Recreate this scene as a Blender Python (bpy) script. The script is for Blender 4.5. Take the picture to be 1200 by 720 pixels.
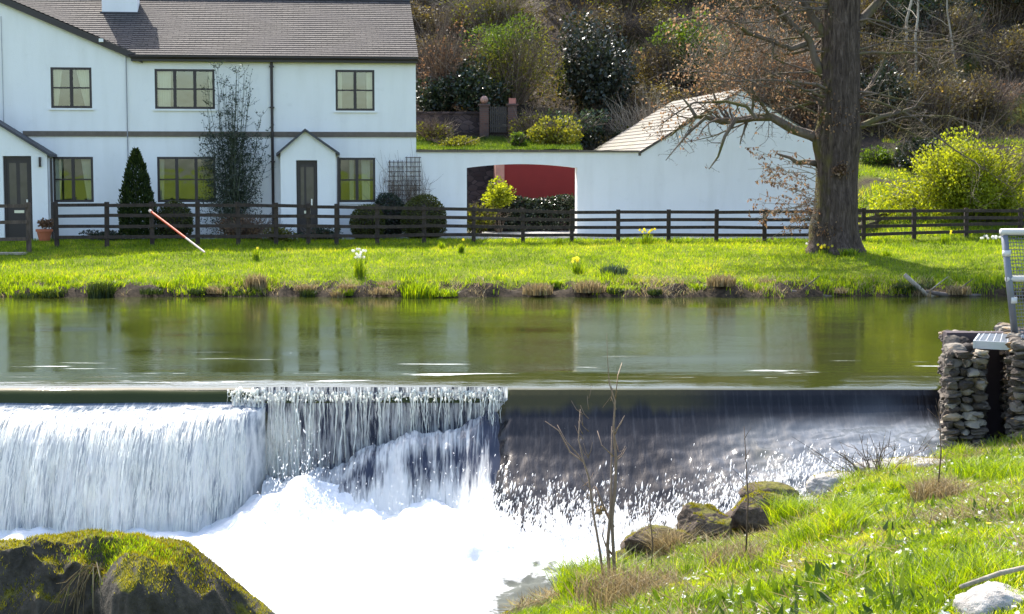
import bpy, math
import numpy as np
from mathutils import Vector, Matrix
rad = math.radians
for o in list(bpy.data.objects): bpy.data.objects.remove(o)
S = bpy.context.scene
COL = S.collection

# ------------------------------------------------------------ camera, sky, sun, exposure
FPX = 1903.0; CZ = 2.96; PT = math.atan(160/FPX)
cd = bpy.data.cameras.new('camera'); cam = bpy.data.objects.new('camera', cd); COL.objects.link(cam)
cam.location = (0, 0, CZ); cam.rotation_euler = (rad(90)-PT, 0, 0)
cd.sensor_width = 36; cd.lens = 36*FPX/1200; cd.clip_end = 3000; cd.clip_start = .1
S.camera = cam
SUN_EL, SUN_AZ = rad(50), rad(-25)
W = bpy.data.worlds.new('World'); S.world = W; W.use_nodes = True
nt = W.node_tree; bg = nt.nodes['Background']
sk = nt.nodes.new('ShaderNodeTexSky'); sk.sky_type = 'NISHITA'; sk.sun_disc = False
sk.sun_elevation = SUN_EL; sk.sun_rotation = SUN_AZ; sk.dust_density = 2.2; sk.air_density = 1.0; sk.ozone_density = .9
nt.links.new(sk.outputs[0], bg.inputs[0]); bg.inputs[1].default_value = .15
sl = bpy.data.lights.new('sun', 'SUN'); sl.energy = 3.25; sl.angle = rad(.5); sl.color = (1, .95, .86)
so = bpy.data.objects.new('sun', sl); COL.objects.link(so)
sv = Vector((math.sin(SUN_AZ)*math.cos(SUN_EL), math.cos(SUN_AZ)*math.cos(SUN_EL), math.sin(SUN_EL)))
so.rotation_euler = (-sv).to_track_quat('-Z', 'Y').to_euler(); so.location = (0, 20, 40)
S.view_settings.view_transform = 'Standard'; S.view_settings.look = 'None'
S.view_settings.exposure = 1.66; S.view_settings.gamma = 1
S.render.resolution_x = 1024; S.render.resolution_y = 614
S.render.engine = 'CYCLES'
S.cycles.max_bounces = 8; S.cycles.transparent_max_bounces = 8
S.cycles.caustics_reflective = False; S.cycles.caustics_refractive = False

# ------------------------------------------------------------ helpers: view rays, noise
def ray(px, py):
    u = (px-600)/FPX; v = (360-py)/FPX
    return np.array([u, math.cos(PT)+v*math.sin(PT), -math.sin(PT)+v*math.cos(PT)])
def at(px, py, Y):                       # the world point seen at photo pixel (px,py) at distance Y
    d = ray(px, py); k = Y/d[1]
    return np.array([d[0]*k, Y, CZ+d[2]*k])
def _h(ix, iy, iz, s):
    n = (ix.astype(np.int64)*374761393 + iy.astype(np.int64)*668265263 + iz.astype(np.int64)*2147483647 + s*974634777) & 0xffffffff
    n = ((n ^ (n >> 13))*1274126177) & 0xffffffff
    n = ((n ^ (n >> 16))*2246822519) & 0xffffffff
    return ((n ^ (n >> 15)) & 0xffffff)/float(0xffffff)
def vn(p, s=0):
    p = np.asarray(p, float); f = np.floor(p); i = f.astype(np.int64); t = p-f; t = t*t*(3-2*t)
    x, y, z = i[:,0], i[:,1], i[:,2]; a, b, c = t[:,0], t[:,1], t[:,2]
    L = lambda u, v, w: u+(v-u)*w
    return L(L(L(_h(x,y,z,s),_h(x+1,y,z,s),a), L(_h(x,y+1,z,s),_h(x+1,y+1,z,s),a), b),
             L(L(_h(x,y,z+1,s),_h(x+1,y,z+1,s),a), L(_h(x,y+1,z+1,s),_h(x+1,y+1,z+1,s),a), b), c)
def fbm(p, s=0, o=4):
    p = np.asarray(p, float); r = 0; a = .5; w = 0
    for k in range(o): r = r+a*vn(p*2**k+k*17.3, s+k); w += a; a *= .5
    return r/w*2-1
def fbm2(x, y, s=0, o=4):
    x = np.atleast_1d(np.asarray(x, float)); y = np.broadcast_to(np.asarray(y, float), x.shape)
    sh = x.shape
    return fbm(np.stack([x.ravel(), y.ravel(), np.zeros(x.size)+.37], 1), s, o).reshape(sh)
def sst(a, b, x): t = np.clip((x-a)/(b-a), 0, 1); return t*t*(3-2*t)

# ------------------------------------------------------------ helpers: meshes and objects
def link(o, parent=None):
    COL.objects.link(o)
    if parent is not None: o.parent = parent
    return o
def mk(name, V, F, m=None, parent=None, smooth=False, tint=None, uv=None, attrs=None):
    V = np.asarray(V, np.float32); me = bpy.data.meshes.new(name)
    Fs = [np.asarray(f, np.int32) for f in (F if isinstance(F, list) else [F])]
    Fs = [f for f in Fs if len(f)]
    tot = np.concatenate([np.full(len(f), f.shape[1], np.int32) for f in Fs])
    idx = np.concatenate([f.ravel() for f in Fs])
    me.vertices.add(len(V)); me.vertices.foreach_set('co', V.ravel())
    me.loops.add(len(idx)); me.loops.foreach_set('vertex_index', idx)
    me.polygons.add(len(tot)); st = np.concatenate([[0], np.cumsum(tot)[:-1]]).astype(np.int32)
    me.polygons.foreach_set('loop_start', st); me.polygons.foreach_set('loop_total', tot)
    me.polygons.foreach_set('use_smooth', np.full(len(tot), smooth))
    me.update(calc_edges=True)
    if tint is not None: attrs = dict(attrs or {}, tint=tint)
    for k, v in (attrs or {}).items():
        a = me.attributes.new(k, 'FLOAT', 'POINT'); a.data.foreach_set('value', np.asarray(v, np.float32))
    if uv is not None:
        l = me.uv_layers.new(name='UVMap'); l.data.foreach_set('uv', np.asarray(uv, np.float32)[idx].ravel())
    if m: me.materials.append(m)
    me.validate()
    o = bpy.data.objects.new(name, me); return link(o, parent)
class MB:                                 # collects shapes into one mesh
    def __init__(s): s.V = []; s.F = {}; s.n = 0; s.T = []; s.U = []
    def add(s, V, F, tint=0., uv=None):
        V = np.asarray(V, float).reshape(-1, 3)
        for f in (F if isinstance(F, list) else [F]):
            f = np.atleast_2d(np.asarray(f, int))
            if f.size: s.F.setdefault(f.shape[1], []).append(f+s.n)
        s.V.append(V); s.n += len(V); s.T.append(np.broadcast_to(np.asarray(tint, float), (len(V),)))
        s.U.append(np.zeros((len(V), 2)) if uv is None else np.asarray(uv, float)); return s
    def box(s, x0, x1, y0, y1, z0, z1, tint=0.):
        V = [(x, y, z) for z in (z0, z1) for y in (y0, y1) for x in (x0, x1)]
        return s.add(V, [[0,2,3,1],[4,5,7,6],[0,1,5,4],[2,6,7,3],[0,4,6,2],[1,3,7,5]], tint)
    def poly(s, pts, tint=0.): return s.add(pts, [list(range(len(pts)))], tint)
    def prism(s, poly, y0, y1, tint=0.):  # xz outline (counter-clockwise seen from -y), extruded in y
        n = len(poly); V = [(x, y0, z) for x, z in poly]+[(x, y1, z) for x, z in poly]
        s.add(V, [[list(range(n))][0]], tint); b = s.n-2*n
        s.F.setdefault(n, []).append(np.array([list(range(2*n-1, n-1, -1))])+b)
        s.F.setdefault(4, []).append(np.array([[i, i+n, (i+1) % n+n, (i+1) % n] for i in range(n)])+b); return s
    def tube(s, P, R, n=6, tint=0., cap=True):
        V, F, Fc = tube(P, R, n); s.add(V, [F], tint)
        if cap and len(Fc):
            s.F.setdefault(n, []).append(np.array(Fc)+s.n-len(V))
        return s
    def build(s, name, m=None, parent=None, smooth=False, uv=False):
        F = [np.concatenate(v) for v in s.F.values()]
        return mk(name, np.concatenate(s.V), F, m, parent, smooth, np.concatenate(s.T), np.concatenate(s.U) if uv else None)
def tube(P, R, n=6):
    P = np.asarray(P, float); k = len(P); R = np.broadcast_to(np.asarray(R, float), (k,))
    T = np.gradient(P, axis=0); T /= np.linalg.norm(T, axis=1)[:, None]+1e-9
    ref = np.array([0, 0, 1.]) if abs(T[:,2]).mean() < .8 else np.array([1., 0, 0])
    A = np.cross(T, ref); A /= np.linalg.norm(A, axis=1)[:, None]+1e-9; B = np.cross(T, A)
    th = np.arange(n)*2*math.pi/n
    V = (P[:, None]+R[:, None, None]*(np.cos(th)[None, :, None]*A[:, None]+np.sin(th)[None, :, None]*B[:, None])).reshape(-1, 3)
    i = np.arange(k-1)[:, None]*n; j = np.arange(n)[None]; j2 = (j+1) % n
    F = np.stack([i+j, i+j2, i+n+j2, i+n+j], -1).reshape(-1, 4)
    return V, F, [list(range(n))[::-1], [(k-1)*n+q for q in range(n)]]
def grid(nx, ny):
    i, j = np.meshgrid(np.arange(nx-1), np.arange(ny-1), indexing='ij'); a = (i*ny+j).ravel()
    return np.stack([a, a+ny, a+ny+1, a+1], 1)
def tag(o, label=None, cat=None, group=None, kind=None):
    for k, v in (('label', label), ('category', cat), ('group', group), ('kind', kind)):
        if v: o[k] = v
    return o
def thing(name, label, cat, loc=(0, 0, 0), rz=0, group=None):
    o = bpy.data.objects.new(name, None); o.empty_display_size = .3; link(o)
    o.location = tuple(float(c) for c in loc); o.rotation_euler = (0, 0, rz); return tag(o, label, cat, group)
def copy_tree(o, parent=None):
    c = o.copy(); link(c, parent)
    for ch in list(o.children): copy_tree(ch, c)
    return c
def struct(o): o['kind'] = 'structure'; return o
def stuff(o, label, cat): return tag(o, label, cat, kind='stuff')

# ------------------------------------------------------------ helpers: materials
class Mat:
    def __init__(s, name):
        s.m = bpy.data.materials.new(name); s.m.use_nodes = True; s.t = s.m.node_tree; s.t.nodes.clear()
        s.out = s.t.nodes.new('ShaderNodeOutputMaterial'); s.tc = None
    def n(s, ty, ins=None, **kw):
        nd = s.t.nodes.new('ShaderNode'+ty)
        for k, v in kw.items(): setattr(nd, k, v)
        for k, v in (ins or {}).items(): s.set(nd, k, v)
        return nd
    def set(s, nd, k, v):
        i = nd.inputs[k]
        if isinstance(v, bpy.types.NodeSocket): s.t.links.new(v, i)
        elif isinstance(v, bpy.types.Node): s.t.links.new(v.outputs[0], i)
        else: i.default_value = (tuple(v)+(1,) if hasattr(v, '__len__') and len(v) == 3 and i.type == 'RGBA' else v)
    def co(s, which='Object', scale=(1, 1, 1)):
        if not s.tc: s.tc = s.n('TexCoord')
        return s.n('Mapping', {'Vector': s.tc.outputs[which], 'Scale': scale}).outputs[0]
    def noise(s, sc=1, det=4, rough=.55, vec=None, dist=0):
        return s.n('TexNoise', {'Vector': vec or s.co(), 'Scale': sc, 'Detail': det, 'Roughness': rough, 'Distortion': dist}).outputs[0]
    def attr(s, name): return s.n('Attribute', attribute_name=name).outputs['Fac']
    def ramp(s, fac, stops, interp='LINEAR'):
        r = s.n('ValToRGB', {'Fac': fac}); e = r.color_ramp.elements; r.color_ramp.interpolation = interp
        while len(e) < len(stops): e.new(.5)
        for q, (p, c) in zip(e, stops): q.position = p; q.color = (tuple(c)+(1,)) if hasattr(c, '__len__') else (c, c, c, 1)
        return r.outputs[0]
    def math(s, op, a, b=0., c=None):
        nd = s.n('Math', operation=op); s.set(nd, 0, a); s.set(nd, 1, b)
        if c is not None: s.set(nd, 2, c)
        return nd.outputs[0]
    def mix(s, fac, a, b, blend='MIX'):
        nd = s.n('MixRGB', blend_type=blend); s.set(nd, 0, fac); s.set(nd, 1, a); s.set(nd, 2, b); return nd.outputs[0]
    def bump(s, h, strength=.3, dist=.02, nrm=None):
        nd = s.n('Bump', {'Height': h, 'Strength': strength, 'Distance': dist})
        if nrm: s.set(nd, 'Normal', nrm)
        return nd.outputs[0]
    def bsdf(s, col, rough=.8, nrm=None, **kw):
        b = s.n('BsdfPrincipled', {'Base Color': col, 'Roughness': rough})
        if nrm: s.set(b, 'Normal', nrm)
        for k, v in kw.items(): s.set(b, k.replace('_', ' '), v)
        return b.outputs[0]
    def done(s, sh): s.t.links.new(sh, s.out.inputs[0]); return s.m
def leafmat(name, stops, transl=.45, rough=.55, spec=.3, tcol=None):
    M = Mat(name); c = M.ramp(M.attr('tint'), stops)
    tr = M.mix(1, c, tcol or (1.9, 1.75, .5), 'MULTIPLY')
    b = M.bsdf(c, rough, Specular_IOR_Level=spec); t = M.n('BsdfTranslucent', {'Color': tr}).outputs[0]
    mx = M.n('MixShader', {0: transl, 1: b, 2: t}); return M.done(mx.outputs[0])
def barkmat(name, a, b, sc=6, moss=None, rough=.9):
    M = Mat(name); v = M.co('Object', (1, 1, .25)); n1 = M.noise(sc, 6, .65, v, 1.)
    c = M.ramp(n1, [(.3, a), (.7, b)])
    if moss:
        mk_ = M.ramp(M.noise(1.6, 5), [(.5, 0), (.62, 1)]); c = M.mix(mk_, c, moss)
    return M.done(M.bsdf(c, rough, M.bump(n1, .8, .05)))
def flatmat(name, col, rough=.6, var=.15, sc=8, bump=.2, metal=0., spec=.5, dist=.01):
    M = Mat(name); n1 = M.noise(sc, 5, .6)
    c = M.mix(n1, [k*(1-var) for k in col], [min(1, k*(1+var)) for k in col])
    return M.done(M.bsdf(c, rough, M.bump(n1, bump, dist), Metallic=metal, Specular_IOR_Level=spec))
rng = np.random.default_rng(7)
# ------------------------------------------------------------ terrain
EDGE_P = np.array([500, 600, 690, 740, 800, 860, 905, 945, 1000, 1110, 1200, 1500.])
EDGE_D = np.array([13.5, 15.6, 17, 17.5, 17.7, 17.8, 18, 18.4, 19.2, 20.3, 20.4, 20.4])
EDGE_Y = np.array([800, 722, 695, 668, 648, 638, 628, 600, 564, 540, 522, 512.])
EDGE_Z = CZ-(EDGE_Y-200)/FPX*EDGE_D
EDGE_S = (EDGE_P-600)/FPX
ES = np.concatenate([[-3, -.4, -.15], EDGE_S]); ED = np.concatenate([[6, 7, 9.5], EDGE_D]); EZ = np.concatenate([[-1., -1., -1.3], EDGE_Z])
def near_h(x, y):
    s = x/np.maximum(y, 3.); de = np.interp(s, ES, ED); ze = np.interp(s, ES, EZ)
    de = de+.25*fbm2(x*1.3, y*1.3, 5, 3)
    t = np.clip((y-3)/(de-3), 0, 1)
    z = 1.15+(ze-1.15)*t**1.08+.09*fbm2(x*.9, y*.9, 3, 4)*sst(3, 6, y)+.035*fbm2(x*5, y*5, 9, 2)
    drop = sst(0, .9, y-de)
    return z*(1-drop)+(-2.7)*drop
def far_h(x, y):
    yy = y+.5*fbm2(x*.45, y*0, 11, 3)+.34*fbm2(x*1.9, y*.5, 12, 4)
    zb = np.interp(yy, [36.9, 37.8, 38.2, 38.8, 39.6, 42, 45.5, 49, 54], [-1.2, -.12, .12, .26, .37, .66, .93, 1.0, 1.02])
    A = np.interp(y, [54, 55.7, 55.9, 58, 60, 75, 100, 200, 500], [0, 0, 2.65, 2.8, 3.1, 10.2, 21, 62, 110])
    B = np.interp(y, [54, 60.0, 61.6, 75, 100, 200, 500], [0, 0, 3.2, 10.0, 21, 62, 110])
    C = np.interp(y, [46, 50, 57, 63, 75, 100, 200, 500], [0, .55, 2.2, 3.9, 9.6, 21, 62, 110])
    wB = sst(2.4, 2.8, x)*(1-sst(10.2, 12, x)); wC = sst(10.2, 12, x)
    hill = A*(1-sst(2.4, 2.8, x))+B*wB+C*wC
    z = zb+hill+(.5*fbm2(x*.25, y*.25, 21, 4)+.12*fbm2(x*1.5, y*1.5, 22, 3))*sst(57, 66, y)+.045*fbm2(x*1.1, y*1.1, 23, 4)*sst(38, 40, y)
    z = z-.12*(1-sst(38.6, 39.3, yy))*sst(37.6, 38.3, yy)*fbm2(x*3, y*3, 24, 3)*2
    return z
def H(x, y):
    x, y = np.broadcast_arrays(np.asarray(x, float), np.asarray(y, float)); sh = x.shape; x = x.ravel(); y = y.ravel()
    n = near_h(x, y); f = far_h(x, y); m = sst(26, 30, y)
    z = n*(1-m)+f*m
    back = sst(-25, -60, y); z = z+back*0
    rb = sst(7.4, 8.2, x)*(1-sst(22.2, 23.4, y))*(y > 14)        # the bank on beside the pier
    z = z*(1-rb)+rb*(.35+.08*fbm2(x, y, 31, 2))
    return z.reshape(sh)
def lines(*segs):
    out = []
    for a, b, st in segs: out.append(np.arange(a, b, st))
    return np.concatenate(out+[[segs[-1][1]]])
gx = lines((-600, -200, 50), (-200, -60, 10), (-60, -20, 2), (-20, -6, .28), (-6, 14, .12), (14, 26, .3), (26, 60, 2), (60, 200, 10), (200, 600, 50))
gy = lines((-600, -100, 50), (-100, -10, 5), (-10, 4, .7), (4, 20, .12), (20, 36, .8), (36, 49, .13), (49, 66, .3), (66, 110, 1.), (110, 200, 5), (200, 600, 40))
GX, GY = np.meshgrid(gx, gy, indexing='ij'); GZ = H(GX, GY)
x_, y_, z_ = GX.ravel(), GY.ravel(), GZ.ravel()
lip = 1-sst(.14, .34, z_+.12*fbm2(x_*1.2, y_*1.2, 41, 4)+.0)                      # bare earth at the waterline
yn = y_+.0
lawn = sst(38.4, 39.2, y_)*(1-sst(47.2, 47.8, y_))*(y_ > 37)
terr = sst(55.5, 56, y_)*(1-sst(59.4, 60, y_))*(x_ < 2.6)
rightg = sst(10.5, 12, x_)*(y_ > 37)*(1-sst(55, 59, y_+3*fbm2(x_*.4, y_*.4, 47, 3)))*sst(-.35, .1, fbm2(x_*.5, y_*.5, 48, 4)+.5*sst(50, 46, y_))
_de = np.interp(x_/np.maximum(y_, 3), ES, ED); nearg = (y_ < 22)*(1-.85*sst(1.5, .3, _de-y_+.5*fbm2(x_*1.6, y_*1.6, 49, 3)))*sst(-2.2, -.9, z_+.35*fbm2(x_*.8, y_*.8, 42, 3))
patch = (y_ > 60)*sst(.18, .38, fbm2(x_*.16, y_*.3, 43, 3))*.45
grassy = np.clip(lawn+terr+rightg+nearg+patch+(y_ < 3), 0, 1)
path = sst(47.1, 47.5, y_+.2*fbm2(x_, y_*0, 46, 2))*(1-sst(54.5, 55, y_))*(x_ < 10)
earth = np.clip(lip*(y_ > 30)*(y_ < 42), 0, 1)
M = Mat('ground'); nz = M.noise(1.2, 6, .6); nf = M.noise(9, 5, .7); nc = M.noise(45, 3, .7)
gcol = M.ramp(M.mix(.5, nz, nf), [(.3, (.05, .07, .006)), (.48, (.12, .16, .008)), (.62, (.19, .21, .018)), (.75, (.21, .18, .06))])
lit = M.ramp(M.mix(.5, nf, nc), [(.3, (.014, .010, .008)), (.5, (.042, .030, .022)), (.66, (.085, .065, .045)), (.8, (.14, .11, .08))])
ecol = M.ramp(nf, [(.35, (.016, .012, .008)), (.65, (.075, .055, .035))])
pcol = M.ramp(nc, [(.35, (.3, .29, .27)), (.65, (.45, .44, .41))])
c = M.mix(M.attr('grass'), lit, gcol); c = M.mix(M.attr('path'), c, pcol); c = M.mix(M.attr('earth'), c, ecol)
m_ground = M.done(M.bsdf(c, .95, M.bump(M.mix(.5, nf, nc), .9, .08), Specular_IOR_Level=.15))
ground = struct(mk('ground', np.stack([x_, y_, z_], 1), grid(len(gx), len(gy)), m_ground, None, True,
                   attrs=dict(grass=grassy, path=path, earth=earth)))

# ------------------------------------------------------------ water
def watermat(name, deep, bx, by, strength, rough=.03):
    M = Mat(name)
    v1 = M.co('Object', (bx, by, 1)); n1 = M.noise(1, 3, .5, v1); n2 = M.noise(3.7, 3, .6, v1)
    big = M.noise(.22, 3, .5, M.co('Object', (1, 2.2, 1)))
    amp = M.ramp(big, [(.35, .25), (.65, 1.)])
    h = M.math('MULTIPLY', M.mix(.35, n1, n2), amp)
    sc = M.n('TexNoise', {'Vector': M.co('Object', (.35, 3.2, 1)), 'Scale': 1.0, 'Detail': 6, 'Roughness': .65}).outputs[0]
    f = M.math('MULTIPLY', M.ramp(sc, [(.62, 0), (.67, 1)]), M.attr('scum'))
    col = M.mix(f, deep, (.75, .78, .76)); ro = M.mix(f, (rough,)*3, (.7,)*3)
    return M.done(M.bsdf(col, ro, M.bump(h, strength, .05), IOR=1.33, Specular_IOR_Level=.5))
m_pool = watermat('river_water', (.030, .037, .006), 2.4, 7, .16)
# profile across the river: the pool, the crest and the smooth sheet down the apron on the right
def lipw(x): return .05*fbm2(x*.8, x*0+5, 53, 4)
XS = -.12
xs = lines((-60, -14, 4), (-14, 6.5, .06))
ty = np.concatenate([[41, 34, 30, 27, 25, 24.2], np.linspace(23.9, 22.44, 46)]); tz = np.interp(-ty, -np.array([23.75, 23.4, 23.1, 22.85, 22.7, 22.6, 22.53, 22.48, 22.45, 22.44]), [0, -.010, -.030, -.051, -.067, -.083, -.11, -.155, -.21, -.27])
ty2 = np.array([22.40, 22.25, 22.0, 21.7, 21.4, 21.1, 20.8, 20.5, 20.2, 19.9, 19.6]); tz2 = np.array([-.29, -.45, -.66, -.86, -1.03, -1.18, -1.33, -1.48, -1.64, -1.82, -2.05])
# pool and crest
X, T = np.meshgrid(xs, np.arange(len(ty)), indexing='ij'); Y = ty[T]; Z = tz[T]
Z = Z+.006*fbm2(X*.8, Y*3, 51, 3)*(Y > 22.9)+.014*fbm2(X*.7, X*0, 52, 4)*sst(23.1, 22.7, Y); Y = Y+lipw(X)*sst(23.2, 22.6, Y)
scum = sst(25.6, 24.0, Y.ravel())*sst(22.75, 23.1, Y.ravel())
river = struct(mk('river_water', np.stack([X.ravel(), Y.ravel(), Z.ravel()], 1), grid(len(xs), len(ty)), m_pool, None, True, attrs=dict(scum=scum)))
# pool beyond the pier to the right
mkx = np.array([6.5, 60.]); Xa, Ya = np.meshgrid(mkx, np.array([23.6, 41.]), indexing='ij')
struct(mk('river_water', np.stack([Xa.ravel(), Ya.ravel(), np.full(4, -.002)], 1), grid(2, 2), m_pool, None, False, attrs=dict(scum=np.zeros(4))))

def fallmat(name, dark, foam=(.90, .89, .85), su=9, sv=1.1, k=1.6, speck=False, lo=.44, hi=.56):
    M = Mat(name); tc = M.n('TexCoord'); 
    mp = M.n('Mapping', {'Vector': tc.outputs['UV'], 'Scale': (su, sv, 1)}).outputs[0]
    mp2 = M.n('Mapping', {'Vector': tc.outputs['UV'], 'Scale': (su*3.1, sv*2.6, 1)}).outputs[0]
    n1 = M.noise(1, 5, .62, mp, .3); n2 = M.noise(1, 4, .6, mp2, .4); nn = M.mix(.45, n1, n2)
    a = M.math('ADD', M.attr('foam'), M.math('MULTIPLY', M.math('SUBTRACT', nn, .5), k))
    f = M.ramp(a, [(lo, 0), (hi, 1)])
    nf = M.mix(.5, n1, M.noise(30, 3, .7))
    if name == 'apron_water':
        st_ = M.ramp(M.n('TexNoise', {'Vector': M.n('Mapping', {'Vector': tc.outputs['UV'], 'Scale': (16, 1.1, 1)}).outputs[0], 'Scale': 1, 'Detail': 6, 'Roughness': .7}).outputs[0], [(.5, 0), (.85, .26)])
        dark = M.mix(M.attr('weed'), M.mix(st_, dark, (.16, .16, .17)), (.050, .044, .016)); dark = M.mix(M.attr('sky_sheen'), dark, M.mix(st_, (.13, .145, .16), (.30, .32, .33)))
    w = M.bsdf(dark, .08, M.bump(n1, .25, .04), IOR=1.33)
    fc = M.mix(n2, [q*.9 for q in foam], foam)
    d = M.bsdf(fc, .75, M.bump(nn, .8, .06), Specular_IOR_Level=.3)
    t = M.n('BsdfTranslucent', {'Color': (.85, .9, .9, 1)}).outputs[0]
    wf = M.n('MixShader', {0: .35, 1: d, 2: t}).outputs[0]
    return M.done(M.n('MixShader', {0: f, 1: w, 2: wf}).outputs[0])
m_apron = fallmat('apron_water', (.011, .011, .013), su=12, sv=2.6, k=2.7, lo=.46, hi=.52)
m_curtain = fallmat('curtain_water', (.10, .13, .17), su=8, sv=.8, k=4.2, lo=.05, hi=1.0)
m_mid = fallmat('cascade_water', (.03, .035, .055), su=10, sv=1.0, k=3.4, lo=.22, hi=.9)

# --- right: glassy sheet over the sloping apron
xa = np.arange(-.75, 6.5, .025); nt_ = 90
yy = np.interp(np.linspace(0, 1, nt_), np.linspace(0, 1, 12), np.concatenate([[22.53], ty2]))
zz = np.interp(-yy, -np.concatenate([[22.53, 22.46], ty2]), np.concatenate([[-.096, -.175], tz2]))
X, J = np.meshgrid(xa, np.arange(nt_), indexing='ij'); Y = yy[J].copy(); Z = zz[J].copy()
Y = Y+lipw(X); fall = sst(0, .8, 22.45-Y)
flat = sst(1.4, 5.4, X)                                            # gentler and higher towards the pier
Z = Z+flat*fall*(.38*sst(22.3, 20.5, Y)+.15)
Z = Z+fall*(.05*fbm2(X*1.4+Y*.9, Y*.8, 61, 4)+.05*fbm2(X*2.6-Y*2.0, Y*5, 62, 3)*(.25+flat)+.012*fbm2(X*9, Y*4, 63, 2))
Z = Z-.55*sst(.0, -.55, X+.12*fbm2(X*0, Y*3, 68, 3))
lowz = sst(-1.25, -1.95, Z-.25*flat+.3*fbm2(X*1.1, Y*.2, 64, 3))
foam = .0+lowz*.95+.16*sst(21.9, 20.9, Y)*sst(5, 3, X)+.22*sst(.35, .75, fbm2(X*2.2, Y*.6, 65, 3)*.5+.5)*sst(21.8, 20.8, Y)
sky_sheen = sst(1.6, 5.0, X+.9*fbm2(X*.9-Y, Y*.9, 66, 3))*sst(22.42, 21.9, Y+.3*fbm2(X, Y*2, 67, 3))*.95  # reflected sky painted into the water colour, stronger towards the pier
foam *= sst(22.2, 21.5, Y)
weed = np.clip(sst(22.30, 22.44, Y+.12*fbm2(X*5, Y*0, 69, 4))*sst(3.2, 2.0, X)+np.exp(-((X-3.55+.25*(Y-21))/.26)**2-((Y-21.3)/.55)**2)*sst(-.3, .3, fbm2(X*5, Y*5, 70, 3)+.15), 0, 1)
uv = np.stack([X.ravel(), (22.5-Y.ravel())*1.3], 1)
struct(mk('weir_water', np.stack([X.ravel(), Y.ravel(), Z.ravel()], 1), grid(len(xa), nt_), m_apron, None, True, uv=uv, attrs=dict(foam=foam.ravel(), sky_sheen=sky_sheen.ravel(), weed=weed.ravel())))

# --- left: water over the projecting ledge, then the broad white curtain
pl = np.array([(22.46, -.26), (22.3, -.31), (22.1, -.315), (21.95, -.325), (21.83, -.345), (21.68, -.40), (21.55, -.49), (21.40, -.64), (21.27, -.85), (21.14, -1.15), (21.02, -1.5), (20.9, -2.1)])
xl = np.concatenate([np.arange(-14, -4.2, .035), np.arange(-4.2, -3.43, .012)]); nt_ = 110
q = np.linspace(0, 1, nt_); lp = np.concatenate([[0], np.cumsum(np.hypot(*np.diff(pl, axis=0).T))]); lp /= lp[-1]
yy = np.interp(q, lp, pl[:,0]); zz = np.interp(q, lp, pl[:,1])
X, J = np.meshgrid(xl, np.arange(nt_), indexing='ij')
o_ = np.sqrt(np.clip(1-(np.clip(X+4.35, 0, .92)/.92)**2, 0, 1))
bulge = .30*fbm2(X*.8, X*0, 71, 4)
Y = 22.46-(22.46-yy[J]+bulge*sst(.12, .4, q[J]))*(.04+.96*o_); Z = zz[J].copy()
v = q[J]; ver = sst(.4, .55, v)
Z = Z+(1-ver)*(.045*fbm2(X*4, Y*7, 72, 4))*sst(.03, .1, v)
d_ = ver*(.13*fbm2(X*4.5, v*2.2, 73, 4)+.05*fbm2(X*16, v*5, 74, 3)); Z = Z+ver*(1-sst(.6, .9, v))*.06*fbm2(X*9, v*7, 77, 3); Y = Y-d_*(.15+.85*o_)
foam = .45+sst(.1, .24, v+.06*fbm2(X*3, v*0, 75, 3))*.25+.25*sst(.32, .5, v)-.34*sst(.58, .85, v)*sst(-.1, .35, fbm2(X*1.5, v*.5, 76, 4))+.5*sst(.78, .98, v+.08*fbm2(X*2.5, v*0, 78, 3))
foam = np.where(v < .05, .05, foam-.12*(1-sst(.2, .3, v)))-.10
uv = np.stack([X.ravel(), v.ravel()*3], 1)
struct(mk('waterfall', np.stack([X.ravel(), Y.ravel(), Z.ravel()], 1), grid(len(xl), nt_), m_curtain, None, True, uv=uv, attrs=dict(foam=foam.ravel())))

ICO_DROP = (np.array([(1,0,0),(-1,0,0),(0,1,0),(0,-1,0),(0,0,1),(0,0,-1)], float), np.array([(0,2,4),(2,1,4),(1,3,4),(3,0,4),(2,0,5),(1,2,5),(3,1,5),(0,3,5)]))
# fine falling threads over the curtain
n = 4200; x = rng.uniform(-8.6, -3.6, n); v0 = rng.beta(1.4, 1.6, n)*.8+.12; ln = rng.uniform(.03, .16, n); b = MB(); VV = []; FF = []
oc1 = np.sqrt(np.clip(1-(np.clip(x+4.35, 0, .92)/.92)**2, 0, 1))
def cpos(xx, vv, oo, off):
    yy_ = np.interp(vv, lp, pl[:,0]); zz_ = np.interp(vv, lp, pl[:,1]); bu = .30*fbm2(xx*.8, xx*0, 71, 4)*sst(.12, .4, vv)
    disp = (.13*fbm2(xx*4.5, vv*2.2, 73, 4)+.05*fbm2(xx*16, vv*5, 74, 3))*sst(.4, .55, vv)
    return np.stack([xx, 22.46-(22.46-yy_+bu)*(.04+.96*oo)-disp*(.15+.85*oo)-off, zz_+.01], 1)
off = rng.uniform(.0, .05, n)+.0; w_ = rng.lognormal(-5.6, .4, n); K = 5
Pn = [cpos(x+rng.normal(0, .004, n), np.minimum(v0+ln*k/(K-1), .99), oc1, off+.012*k) for k in range(K)]
for sd in (-1, 1): VV.append(np.stack([Pn[k]+np.stack([sd*w_*[.1, .8, 1, .7, .1][k], -w_*.5, w_*0], 1) for k in range(K)], 1))
V = np.stack(VV, 2).reshape(-1, 3); base = np.arange(n)[:, None, None]*(K*2); q_ = np.array([[2*k, 2*k+1, 2*k+3, 2*k+2] for k in range(K-1)])
F = (base+q_[None]).reshape(-1, 4); THREADS = (V, F)
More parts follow.
